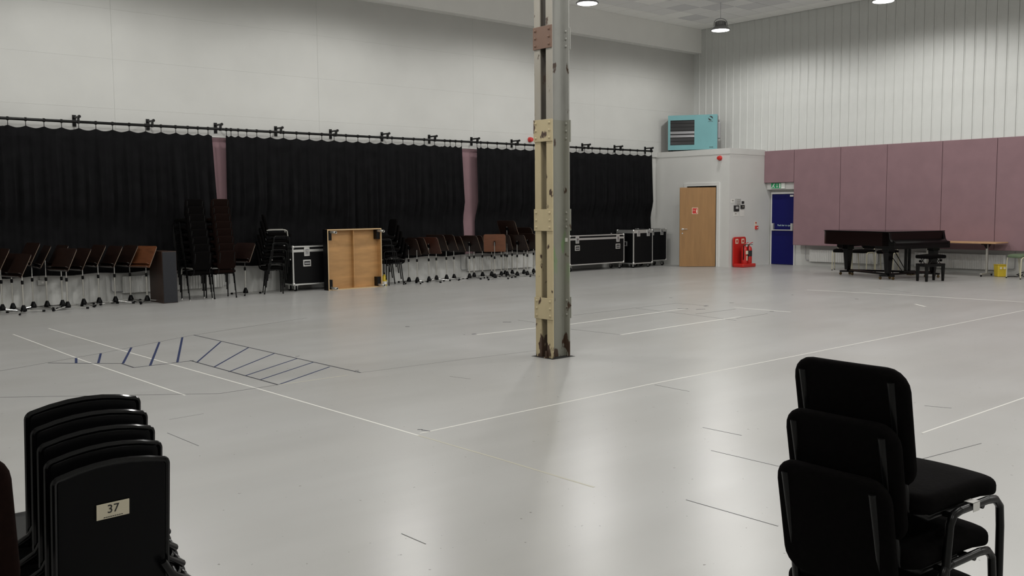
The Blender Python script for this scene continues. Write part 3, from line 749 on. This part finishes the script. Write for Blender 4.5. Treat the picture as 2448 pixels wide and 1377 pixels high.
# stacks along the left wall
protoW = chair_padded('stacking_chair', lod=True)
protoB = chair_padded('stacking_chair', 'brown_fabric', lod=True)
protoC = chair_padded('stacking_chair', foot='chrome', arms='steel_tube', lod=True)
for k in range(8):
    nm = ('lowest', 'second from the floor', 'third from the floor', 'fourth from the floor', 'fifth from the floor', 'sixth from the floor', 'seventh from the floor', 'topmost')[k]
    place(protoC if k == 0 else protoW, (6.69-.003*k, 16.03+.030*k, .13*k), math.radians(1), f"black padded chair{' with metal arms' if k == 0 else ''} in the tall stack beside the wooden cabinet, {nm}", 'chairs in the tall black stack')
stack(protoB, (7.135, 16.02, 0), math.radians(91), 8, .030, .13, 'dark brown padded chair in the tall stack under the mauve gap', 'chairs in the tall brown stack')
a4 = math.radians(-22)
stack(protoW, (8.20, 16.26, 0), a4, 5, .030, .125, 'plain black chair stacked beside the square flight case', 'chairs in the stack beside the square flight case')
place(protoC, (8.20+.03*5*math.cos(a4), 16.26+.03*5*math.sin(a4), .125*5), a4-PI/2, 'black chair with bright metal arms on top of the stack beside the square flight case', 'chairs in the stack beside the square flight case')
stack(protoW, (10.96, 16.24, 0), math.radians(172), 5, .055, .125, 'black chair stacked behind the plywood riser', 'chairs in the stack behind the riser')

# ================================================================== MUSIC STANDS
def stand_meshes():
    d = {}
    d['hub'] = MB().lathe([(.045, .03), (.05, .045), (.042, .075), (.022, .125), (.016, .13)], n=12).mesh('hub', 'black_plastic', True)
    d['leg'] = MB().tube([(.03, 0, .05), (.29, 0, .018)], .008, 6).mesh('leg', 'chrome', True)
    d['foot'] = MB().tube([(.275, 0, .018), (.315, 0, .016)], .016, 8).mesh('foot', 'black_plastic', True)
    d['post'] = MB().tube([(0, 0, .12), (0, 0, .46)], .0125, 8).mesh('lower_post', 'steel_tube', True)
    d['collar'] = MB().lathe([(.017, .45), (.02, .46), (.02, .50), (.014, .51)], n=10).mesh('collar', 'black_plastic', True)
    d['bracket'] = MB().box((0, -.03, .30), (.035, .05, .09)).mesh('bracket', 'black_plastic')
    for k in ('mahogany_shaded', 'mahogany_lit', 'mahogany_half_lit'):
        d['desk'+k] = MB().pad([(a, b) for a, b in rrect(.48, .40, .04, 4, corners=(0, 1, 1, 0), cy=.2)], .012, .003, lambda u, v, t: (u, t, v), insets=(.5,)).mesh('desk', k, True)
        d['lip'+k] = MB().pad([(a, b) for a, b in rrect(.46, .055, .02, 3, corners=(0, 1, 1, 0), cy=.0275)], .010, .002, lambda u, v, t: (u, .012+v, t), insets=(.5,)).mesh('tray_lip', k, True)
    d['edge'] = MB().tube([(.2415, .006, .02), (.2415, .006, .36)], .0035, 6).mesh('edge_strip', 'desk_edge')  # lighter strip stands in for light catching the desk edge
    return d
SM = stand_meshes()
def music_stand(px, Y, yaw, zb, label, group, m='mahogany_shaded', tilt=27, legrot=0.0):
    p = on_y(px, 690, Y); r = thing('music_stand', label, 'music stand', (p.x, Y, 0), yaw-PI/2, group)
    inst('hub', SM['hub'], r); inst('lower_post', SM['post'], r); inst('collar', SM['collar'], r)
    for k in range(3):
        l = inst('leg', SM['leg'], r, rot=(0, 0, legrot+k*2*PI/3)); inst('foot', SM['foot'], l)
    MB().tube([(0, 0, .50), (0, 0, zb+.22)], .008, 6).build('upper_post', 'chrome', r, smooth=True)
    t = math.radians(tilt)
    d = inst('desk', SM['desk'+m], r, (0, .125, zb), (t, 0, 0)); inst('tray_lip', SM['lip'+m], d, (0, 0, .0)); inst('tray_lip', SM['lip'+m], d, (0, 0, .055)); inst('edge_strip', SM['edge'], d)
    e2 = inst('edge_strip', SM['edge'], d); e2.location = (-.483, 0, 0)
    b = inst('bracket', SM['bracket'], d, (0, 0, -.1))
    return r
grpL = 'music stands between the cabinet and the frame edge'
leftst = [(351, 16.12, -160, .61, 'mahogany_lit'), (312, 16.40, -172, .62, 'mahogany_shaded'), (275, 16.34, -172, .62, 'mahogany_shaded'), (236, 16.34, -173, .645, 'mahogany_shaded'), (199, 16.28, -170, .60, 'mahogany_shaded'),
          (160, 15.96, -162, .62, 'mahogany_shaded'), (148, 16.32, -175, .66, 'mahogany_shaded'), (111, 16.34, -182, .66, 'mahogany_shaded'), (78, 16.36, -170, .71, 'mahogany_shaded'), (54, 15.84, -168, .56, 'mahogany_shaded'), (28.8, 16.34, -165, .55, 'mahogany_shaded'), (3.6, 16.25, -168, .64, 'mahogany_shaded')]
for i, (px, Y, yd, zb, m) in enumerate(leftst):
    lb = 'brown wooden desk music stand right beside the tall wooden cabinet' if i == 0 else f'shaded wooden desk music stand, {ordn(i)} along the wall from the tall wooden cabinet'
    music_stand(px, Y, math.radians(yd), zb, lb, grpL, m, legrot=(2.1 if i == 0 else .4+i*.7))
music_stand(587, 16.32, math.radians(-160), .60, 'shaded wooden desk music stand alone between two chair stacks', 'lone music stand', legrot=.2)
mid = [(998, 16.15, 14, .60, 'mahogany_shaded'), (978, 16.28, 20, .58, 'mahogany_shaded'), (1026, 16.14, 24, .60, 'mahogany_half_lit'), (1044, 16.30, 16, .645, 'mahogany_shaded'), (1068, 16.30, 14, .64, 'mahogany_shaded'), (1086, 16.32, 12, .60, 'mahogany_shaded'),
       (1123, 16.22, 16, .60, 'mahogany_shaded'), (1134, 16.36, 18, .60, 'mahogany_shaded'), (1154, 16.38, 25, .58, 'mahogany_shaded'), (1183, 15.76, 46, .60, 'mahogany_lit'), (1176, 16.36, 22, .60, 'mahogany_shaded'), (1199, 16.22, 20, .60, 'mahogany_shaded'),
       (1208, 16.36, 14, .62, 'mahogany_shaded'), (1213, 16.12, 16, .92, 'mahogany_shaded'), (1225, 16.42, 14, .60, 'mahogany_shaded'), (1237, 15.90, 10, .60, 'mahogany_shaded'), (1253, 16.28, 14, .75, 'mahogany_shaded'), (1261, 15.88, 16, .62, 'mahogany_shaded'), (1276, 16.36, 14, .60, 'mahogany_shaded')]
mid.sort(key=lambda t: t[0])
for i, (px, Y, yd, zb, m) in enumerate(mid):
    lb = f'music stand, {NTH(i)} along the wall from the plywood riser'
    if px == 1183: lb = 'lit brown desk music stand with its back shown in front of the radiator'
    elif px == 1026: lb = 'partly shaded brown desk music stand near the chair stack behind the riser'
    elif zb > .9: lb = 'music stand with the tallest raised desk in front of the radiator'
    else: lb = 'shaded wooden desk '+lb
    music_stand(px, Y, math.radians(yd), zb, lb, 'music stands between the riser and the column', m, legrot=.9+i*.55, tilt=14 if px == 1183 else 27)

# ================================================================== WOODEN CABINET
cb = thing('wooden_cabinet', 'tall narrow brown wooden cabinet with charcoal cloth front standing by the stands', 'cabinet', (5.98, 15.76, 0))
MB().bb(0, .25, .012, .60, 0, .88).build('body', 'cabinet_wood', cb, bevel=.004)
MB().bb(.008, .242, 0, .012, .012, .868).build('cloth_front', 'charcoal_cloth', cb, bevel=.003)
MB().bb(-.004, 0, .04, .58, .0, .05).build('plinth', 'cabinet_wood', cb)

# ================================================================== FLIGHT CASES
def caster(parent, x, y, zt):
    c = MB().bb(x-.04, x+.04, y-.035, y+.035, zt-.012, zt).bb(x-.03, x-.022, y-.02, y+.03, .03, zt-.012).bb(x+.022, x+.03, y-.02, y+.03, .03, zt-.012).build('caster', 'aluminium', parent)
    MB().lathe([(.045, -.018), (.05, -.012), (.05, .012), (.045, .018)], (x, y+.012, .05), 14, Matrix.Rotation(PI/2, 3, 'Y')).build('wheel', 'black_plastic', c, smooth=True)
def flight_case(label, x0, x1, y0, y1, z0, z1, lid, latches, handles, side_handle=False, one_band=False):
    r = thing('flight_case', label, 'flight case', (x0, y0, 0), 0, 'black flight cases on casters'); W = x1-x0; D = y1-y0; t = .028; e = .004
    MB().bb(.004, W-.004, .004, D-.004, z0, z1).build('body', 'case_black', r)
    def ed(a, b, c, d, f, g, nm='edge_trim'): MB().bb(a, b, c, d, f, g).build(nm, 'aluminium', r, bevel=.003)
    for xa in (0, W-t):
        for ya in (0, D-t): ed(xa, xa+t, ya, ya+t, z0+t, z1-t)
        for za in (z0, z1-t): ed(xa, xa+t, t, D-t, za, za+t)
    for ya in (0, D-t):
        for za in (z0, z1-t): ed(0, W, ya, ya+t, za, za+t)
    if not one_band:
        for ya in (0, D-.006): ed(t, W-t, ya, ya+.006, lid-.025, lid+.025, 'lid_band')
        for xa in (0, W-.006): ed(xa, xa+.006, t, D-t, lid-.025, lid+.025, 'lid_band')
    else:
        for ya in (-.002, D-.006): ed(t, W-t, ya, ya+.008, lid-.02, z1-t, 'lid_band')
        for xa in (-.002, W-.006): ed(xa, xa+.008, t, D-t, lid-.02, z1-t, 'lid_band')
    for xa in (.022, W-.022):
        for ya in (.022, D-.022):
            for za in (z0+.022, z1-.022):
                MB().lathe([(.012, -.034), (.028, -.022), (.034, 0), (.028, .022), (.012, .034)], (xa, ya, za), 10).build('corner_ball', 'aluminium', r, smooth=True)
    for a in latches:
        l = MB().bb(a-.06, a+.06, -.012, 0, lid-.105, lid+.065).build('latch', 'aluminium', r, bevel=.01)
        MB().bb(a-.035, a+.035, -.014, -.012, lid-.075, lid+.035).build('latch_recess', 'grey_metal', l)
        MB().bb(a-.022, a+.022, -.022, -.014, lid-.02, lid+.01).build('latch_key', 'chrome', l)
    for a, za in handles:
        h = MB().bb(a-.085, a+.085, -.010, 0, za-.065, za+.065).build('handle', 'aluminium', r, bevel=.012)
        MB().bb(a-.062, a+.062, -.012, -.010, za-.04, za+.04).build('handle_recess', 'louvre_black', h)
        MB().bb(a-.055, a+.055, -.02, -.012, za-.02, za+.012).build('grip', 'grey_metal', h, bevel=.005)
    if side_handle:
        h = MB().bb(-.01, 0, D*.5-.08, D*.5+.08, .56, .68).build('handle', 'aluminium', r, bevel=.012)
        MB().bb(-.012, -.01, D*.5-.055, D*.5+.055, .58, .66).build('handle_recess', 'louvre_black', h)
    for xa in (.09, W-.09):
        for ya in (.07, D-.09): caster(r, xa, ya, z0)
flight_case('square black flight case with one latch showing beside the plywood riser', 8.66, 9.80, 16.24, 16.62, .115, .87, .775, (.305, .9), ((.305, .535), (.9, .535)))
flight_case('long low black flight case with two latches in front of the curtain', 16.02, 17.99, 16.16, 16.62, .15, .885, .79, (.26, 1.72), ((.26, .575), (1.72, .575)))
flight_case('tall black flight case with lid latches beside the long low case', 18.19, 18.95, 16.03, 16.62, .10, .975, .91, (.19, .57), (), True, True)
flight_case('tall black flight case standing against the white corner room', 18.985, 19.70, 16.18, 16.62, .13, .98, .92, (.12, .50), (), True, True)

# ================================================================== PLYWOOD RISER
rz = thing('stage_riser', 'square plywood stage riser standing on its edge with four leg tubes showing', 'riser', (9.245, 15.93, 0))
W, H, D = 1.235, 1.18, .17
MB().bb(0, W, D-.02, D, 0, H).build('deck_back', 'case_black', rz)
MB().bb(.02, W-.02, D-.035, D-.02, .02, H-.02).build('plywood_panel', 'plywood', rz)
fr_ = [('frame_board', 0, .02, 0, D-.02, 0, H, 'case_black'), ('frame_board', W-.02, W, 0, D-.02, 0, H, 'plywood'), ('frame_board', .02, W-.02, 0, D-.02, 0, .02, 'plywood'), ('frame_board', .02, W-.02, 0, D-.02, H-.02, H, 'plywood')]
for nm, a, b, c, d, e, f, m in fr_: MB().bb(a, b, c, d, e, f).build(nm, m, rz)
for nm, a, b, c, d, e, f in (('edge_strip', 0, .02, -.003, 0, 0, H), ('edge_strip', W-.02, W, -.003, 0, 0, H), ('edge_strip', .02, W-.02, -.003, 0, H-.02, H), ('edge_strip', .02, W-.02, -.003, 0, 0, .02)):
    MB().bb(a, b, c, d, e, f).build(nm, 'ply_edge', rz)
MB().bb(W*.5-.01, W*.5+.01, .05, D-.035, .02, H-.02).build('joist', 'plywood', rz)
for xa in (.075, W-.075):
    for za in (.045, H-.055):
        s = 1 if xa < .5 else -1; q = 1 if za < .5 else -1
        MB().bb(min(xa-s*.05, xa+s*.03), max(xa-s*.05, xa+s*.03), .02, D-.04, za-q*.02, za+q*.16).build('corner_bracket', 'black_metal', rz)
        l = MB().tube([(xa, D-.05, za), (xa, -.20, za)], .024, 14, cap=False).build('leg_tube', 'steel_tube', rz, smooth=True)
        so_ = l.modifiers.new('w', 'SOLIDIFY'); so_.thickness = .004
        MB().lathe([(.019, 0), (.019, .004)], (xa, -.18, za), 12, Matrix.Rotation(PI/2, 3, 'X')).build('tube_shade_disc', 'pit_dark', l)  # dark disc paints the shade inside the open tube end
# faint line of printing along the plywood
for k in range(26): MB().bb(.072, .086, D-.0365, D-.035, .22+k*.022, .233+k*.022).build('stamped_print', 'ply_edge', rz)
MB().bb(.62, .66, D-.0365, D-.035, 1.06, 1.09).build('paper_sticker', 'paper_white', rz)

p = on_z(920, 682)
bt = thing('cleaning_bottle', 'yellow plastic bottle with white label on the floor behind the riser', 'bottle', (on_y(919, 684, 16.14).x, 16.14, 0))
MB().lathe([(.05, 0), (.055, .01), (.055, .17), (.04, .20), (.016, .22), (.016, .235)], n=16).build('body', 'yellow_plastic', bt, smooth=True)
MB().lathe([(.0555, .03), (.0555, .09)], n=16).build('label_band', 'paper_white', bt)
MB().lathe([(.018, .235), (.018, .27)], n=10).build('cap', 'black_plastic', bt)

# ================================================================== PIANO
ku = Vector((20.15-18.65, 8.89-9.37, 0)); kw = ku.length
pa = math.atan2(ku.y, ku.x)
pn = thing('grand_piano', 'closed dark polished grand piano on three legs in front of the mauve panels', 'piano', (18.65, 9.37, 0), pa)
# local: x along the keyboard (bass at 0), y towards the tail, keyboard edge at y = 0
PW = kw; PL = 2.17
def rimpts():
    pts = [(0, .12), (0, PL-.25)]
    for i in range(7):
        a = PI-PI/2*i/6; pts.append((.25+.25*math.cos(a), PL-.25+.25*math.sin(a)))
    pts += [(.45, PL), (.56, PL-.03), (.67, PL-.11), (.76, PL-.24), (.83, PL-.42), (.90, PL-.64), (.99, PL-.85), (1.12, PL-1.03), (1.27, PL-1.16), (1.42, PL-1.28), (1.53, PL-1.44), (PW, PL-1.62), (PW, .12)]
    return pts
rp = rimpts()
MB().prism(rp, lambda a, b: (a, b, .70), lambda a, b: (a, b, .985)).build('rim', 'piano_mahogany', pn, bevel=.004)
ctr = Vector((.75, 1.0))
lidp = [(a-.012 if a < .3 else a+.012, b+.012 if b > .5 else b-.0) for a, b in rp]
MB().prism(lidp, lambda a, b: (a, b, .987), lambda a, b: (a, b, 1.008)).build('lid', 'piano_black', pn, bevel=.006)
MB().bb(0, PW, -.03, .5, .645, .70).build('key_bed', 'piano_black', pn, bevel=.004)
for xa in (0, PW-.06):
    MB().prism([(-.03, .70), (.3, .70), (.3, .985), (.12, .985), (.10, .90), (.085, .84), (.05, .80), (-.03, .785)], lambda a, b: (xa, a, b), lambda a, b: (xa+.06, a, b)).build('cheek', 'piano_black', pn, bevel=.004)
MB().bb(.06, PW-.06, -.028, .0, .70, .735).build('key_slip', 'piano_black', pn)
fb = MB().prism([(-.02, .735), (.12, .735), (.12, .84), (.06, .83), (.0, .80), (-.02, .77)], lambda a, b: (.06, a, b), lambda a, b: (PW-.06, a, b)).build('keyboard_cover', 'piano_black', pn, bevel=.004)
def pleg(x, y):
    l = MB().bb(x-.09, x+.09, y-.09, y+.09, .58, .70).prism([(-.075, -.075), (.075, -.075), (.075, .075), (-.075, .075)], lambda a, b: (x+a*.62, y+b*.62, .12), lambda a, b: (x+a, y+b, .58)).build('leg', 'piano_black', pn, bevel=.008)
    dl = MB()
    for k in range(3):
        a = 2*PI*k/3+.5; dl.box((x+.075*math.cos(a), y+.075*math.sin(a), .085), (.19, .05, .04), Matrix.Rotation(a, 3, 'Z'))
    d = dl.build('dolly', 'piano_black', l)
    for k in range(3):
        a = 2*PI*k/3+.5
        MB().lathe([(.03, -.012), (.032, 0), (.03, .012)], (x+.15*math.cos(a), y+.15*math.sin(a), .033), 12, Matrix.Rotation(PI/2, 3, 'X')).build('dolly_wheel', 'brass', d, smooth=True)
lg = [(.15, .27), (PW-.15, .27), (.42, PL-.45)]
for x, y in lg: pleg(x, y)
for (a, b) in ((0, 2), (1, 2), (0, 1)):
    MB().tube([(lg[a][0], lg[a][1], .11), (lg[b][0], lg[b][1], .11)], .022, 8).build('dolly_bar', 'piano_black', pn)
MB().prism([(-.16, -.16), (.16, -.16), (.14, .14), (-.14, .14)], lambda a, b: (PW/2+a, .35+b*.2, .645), lambda a, b: (PW/2+a*1.1, .35+b*.3, .70)).build('leg_block', 'piano_black', pn)
ly = MB().bb(PW/2-.075, PW/2-.025, .335, .385, .16, .645).bb(PW/2+.025, PW/2+.075, .335, .385, .16, .645).bb(PW/2-.16, PW/2+.16, .29, .43, .09, .165).build('pedal_lyre', 'piano_black', pn, bevel=.008)
for k in (-1, 0, 1): MB().bb(PW/2+k*.07-.014, PW/2+k*.07+.014, .17, .30, .075, .09).build('pedal', 'brass', ly, bevel=.004)
MB().tube([(PW/2, .40, .15), (PW/2+.02, .85, .70)], .010, 6).build('lyre_brace', 'piano_black', pn)
MB().tube([(PW/2-.1, .40, .15), (PW/2-.25, .80, .70)], .008, 6).build('lyre_brace', 'piano_black', pn)
for k in range(3): MB().bb(.2, PW-.2-.12*k, .6+.4*k, .68+.4*k, .66, .70).build('beam', 'piano_black', pn)

# piano stool
bs = thing('piano_stool', 'black adjustable piano stool with padded seat beside the piano keyboard', 'stool', (19.09, 8.785, 0), pa)
bw, bd = .54, .32
MB().pad(rrect(bw, bd, .03, 4), .07, .022, lambda u, v, t: (u, v, .465+t+(.022*(1-(2*u/bw)**2)*(1-(2*v/bd)**2) if t > .035 else 0))).build('seat', 'black_fabric', bs, smooth=True)
MB().bb(-bw/2+.02, bw/2-.02, -bd/2+.02, bd/2-.02, .30, .36).build('apron', 'piano_black', bs, bevel=.004)
for sx in (-1, 1):
    for sy in (-1, 1):
        MB().prism([(-.03, -.03), (.03, -.03), (.03, .03), (-.03, .03)], lambda a, b: (sx*(bw/2-.045)+a*.65, sy*(bd/2-.045)+b*.65, 0), lambda a, b: (sx*(bw/2-.045)+a, sy*(bd/2-.045)+b, .36)).build('leg', 'piano_black', bs, bevel=.004)
for sy in (-.11, .11):
    for x0 in (-.15, .05):
        MB().tube([(x0, sy, .36), (x0+.1, sy, .465)], .007, 6).build('scissor_arm', 'black_metal', bs)
        MB().tube([(x0+.1, sy, .36), (x0, sy, .465)], .007, 6).build('scissor_arm', 'black_metal', bs)
for sx in (-1, 1): MB().lathe([(.025, 0), (.025, .03)], (sx*(bw/2+.0), 0, .415), 12, Matrix.Rotation(sx*PI/2, 3, 'Y')).build('adjusting_knob', 'black_plastic', bs)

# ================================================================== TABLE, BIN, CHAIRS BY THE FAR WALL
tb = thing('folding_table', 'long wooden top table on grey pedestal legs against the mauve panels', 'table', (20.86, 8.22, 0))
MB().bb(0, .66, 0, 1.9, .715, .74).build('table_top', 'table_wood', tb, bevel=.004)
for yy in (.30, 1.6):
    l = MB().bb(.29, .35, yy-.02, yy+.02, .06, .70).build('leg', 'steel_tube', tb, bevel=.008)
    MB().bb(.02, .62, yy-.025, yy+.025, .04, .075).build('foot_bar', 'steel_tube', l, bevel=.008)
    MB().bb(.08, .56, yy-.03, yy+.03, .69, .715).build('top_bracket', 'black_metal', l)
    MB().prism([(.15, .69), (.49, .69), (.35, .60), (.29, .60)], lambda a, b: (a, yy-.015, b), lambda a, b: (a, yy+.015, b)).build('gusset', 'black_metal', l)
    for xx in (.05, .59):
        MB().lathe([(.02, -.012), (.022, 0), (.02, .012)], (xx, yy, .022), 12, Matrix.Rotation(PI/2, 3, 'X')).build('wheel', 'black_plastic', l, smooth=True)

yb = thing('yellow_bin', 'small square yellow plastic bin on the floor under the table end', 'bin', (21.22, 8.25, 0), math.radians(-38))
MB().prism([(-.10, -.085), (.10, -.085), (.10, .085), (-.10, .085)], lambda a, b: (a*.92, b*.92, 0), lambda a, b: (a*1.04, b*1.04, .25)).build('body', 'yellow_plastic', yb, bevel=.015)
MB().bb(-.108, .108, -.093, .093, .25, .265).build('lid', 'yellow_plastic', yb, bevel=.006)
for k in (-1, 1): MB().lathe([(.026, 0), (.026, .003)], (k*.04, -.0905, .19), 12, Matrix.Rotation(PI/2, 3, 'X')).build('label_spot', 'cream_label', yb)
cd = on_z(2405, 660)
tag(MB().tube([(21.22, 8.10, .012), (21.34, 8.02, .012), (21.28, 7.93, .012), (21.40, 7.86, .05), (21.55, 7.9, .10), (21.45, 8.0, .04), (21.36, 7.78, .012), (21.55, 7.65, .012)], .010, 6).build('cable', 'cable_black', None, smooth=True), 'black cable lying on the floor between the yellow bin and green chair', 'cable')

protoG = chair_padded('stacking_chair', 'green_fabric', 'cream_metal', 'black_plastic', lod=True)
place(protoG, (20.98, 7.72, 0), math.radians(150)-PI/2, 'green seated chair with cream tube frame beside the yellow bin', 'cream framed chairs by the far wall')
protoH = chair_padded('stacking_chair', 'black_fabric', 'cream_metal', 'black_plastic', lod=True)
for k, (xx, yy, a) in enumerate(((20.95, 11.78, 200), (20.92, 11.22, 175), (20.98, 10.66, 185))):
    place(protoH, (xx, yy, 0), math.radians(a)-PI/2, f'black seated chair with cream tube frame, {NTH(k)} from the blue door behind the piano', 'cream framed chairs by the far wall')

# ================================================================== FLOOR MARKINGS (tape on the floor)
LEVEL = [0]
def tape(px, m, wd, nm='tape_strip'):
    pts = [on_z(*q) for q in px]
    LEVEL[0] += 1; h = .0006+.00004*(LEVEL[0] % 20)
    for a, b in zip(pts, pts[1:]):
        d = (b-a); d.z = 0; n = Vector((-d.y, d.x, 0)).normalized()*wd/2
        mb = MB(); z0 = Vector((0, 0, 0)); z1 = Vector((0, 0, h))
        c = [a-n, b-n, b+n, a+n]
        mb.v = [Vector((p.x, p.y, 0.0001)) for p in c]+[Vector((p.x, p.y, h)) for p in c]
        mb.f = [[0, 3, 2, 1], [4, 5, 6, 7], [0, 1, 5, 4], [1, 2, 6, 5], [2, 3, 7, 6], [3, 0, 4, 7]]
        mb.build(nm, m, fl)
tape([(116, 785), (314, 844), (613, 928), (1000, 1041)], 'tape_white', .017)
tape([(1000, 1041), (1190, 1096), (1420, 1165)], 'tape_cream', .016)
tape([(31, 799), (200, 862), (443, 945)], 'tape_white', .016)
tape([(1004, 1036), (1551, 919), (1900, 851), (2448, 742), (2600, 712)], 'tape_white', .015)
tape([(1140, 800), (1280, 784), (1365, 775), (1600, 743), (1640, 738)], 'tape_white', .028)
tape([(1485, 800), (1640, 776), (1770, 757)], 'tape_white', .026)
tape([(2205, 1035), (2330, 992), (2448, 951), (2520, 925)], 'tape_white', .014)
tape([(1930, 693), (2160, 705), (2448, 722)], 'tape_white', .03)
tape([(1755, 735), (1890, 746)], 'tape_white', .03)
tape([(2188, 727), (2212, 733)], 'tape_white', .035)
tape([(665, 920), (830, 897)], 'tape_cream', .016)
BLK = [[(0, 950), (525, 941)], [(525, 941), (665, 920)], [(0, 887), (250, 843), (463, 801)], [(463, 801), (862, 891)], [(665, 920), (455, 862)], [(115, 868), (290, 869)], [(290, 869), (320, 879), (463, 862)]]
for i, b in enumerate(BLK): tape(b, 'tape_black' if i > 2 else 'tape_grey', .017 if i > 2 else .010)
tape([(463, 801), (735, 760)], 'tape_grey', .008); tape([(862, 891), (1100, 860), (1282, 838)], 'tape_grey', .006)
for a, b in (((788, 877), (665, 920)), ((749, 866), (622, 908)), ((711, 857), (587, 898)), ((656, 845), (547, 889)), ((594, 831), (511, 878)), ((528, 817), (470, 867))):
    tape([a, b], 'tape_blue', .019)
for a, b in (((436, 806), (424, 866)), ((381, 818), (359, 874)), ((314, 831), (294, 869)), ((241, 845), (235, 868)), ((182, 856), (182, 868))):
    tape([a, b], 'tape_blue', .024)
for seg in ([(400, 1035), (475, 1066)], [(1700, 1077), (1862, 1115)], [(1640, 1195), (1860, 1258)], [(960, 1276), (1018, 1301)], [(1680, 1022), (1773, 1041)], [(1565, 920), (1648, 936)], [(2168, 1107), (2346, 1060)], [(2210, 970), (2275, 976)], [(405, 1003), (487, 989)],
            [(1238, 765), (1278, 771)], [(1365, 787), (1482, 800)], [(1370, 754), (1520, 736), (1617, 725), (1692, 731)], [(1520, 737), (1640, 751), (1760, 766)], [(1663, 751), (1758, 739)], [(1760, 761), (1835, 750)], [(1075, 900), (1125, 906)], [(2100, 690), (2180, 700)]):
    tape(seg, 'tape_grey', .005 if seg[0][1] > 850 else .014)
for (a, b) in (((998, 1027), (1010, 1027)), ((1008, 1028), (1028, 1031)), ((1128, 799), (1138, 798)), ((1108, 800), (1112, 800)), ((1600, 712), (1607, 712)), ((1744, 724), (1754, 724)), ((2044, 715), (2052, 715)), ((969, 781), (979, 781)), ((1892, 705), (1897, 705)), ((1683, 732), (1693, 731)), ((1620, 738), (1645, 738)), ((1664, 740), (1686, 739)), ((1840, 744), (1850, 744)), ((706, 852), (716, 851)), ((849, 886), (858, 885)), ((848, 889), (858, 888)), ((1202, 770), (1222, 770))):
    tape([a, b], 'tape_black', .03 if a[1] < 800 else .012, 'tape_mark')
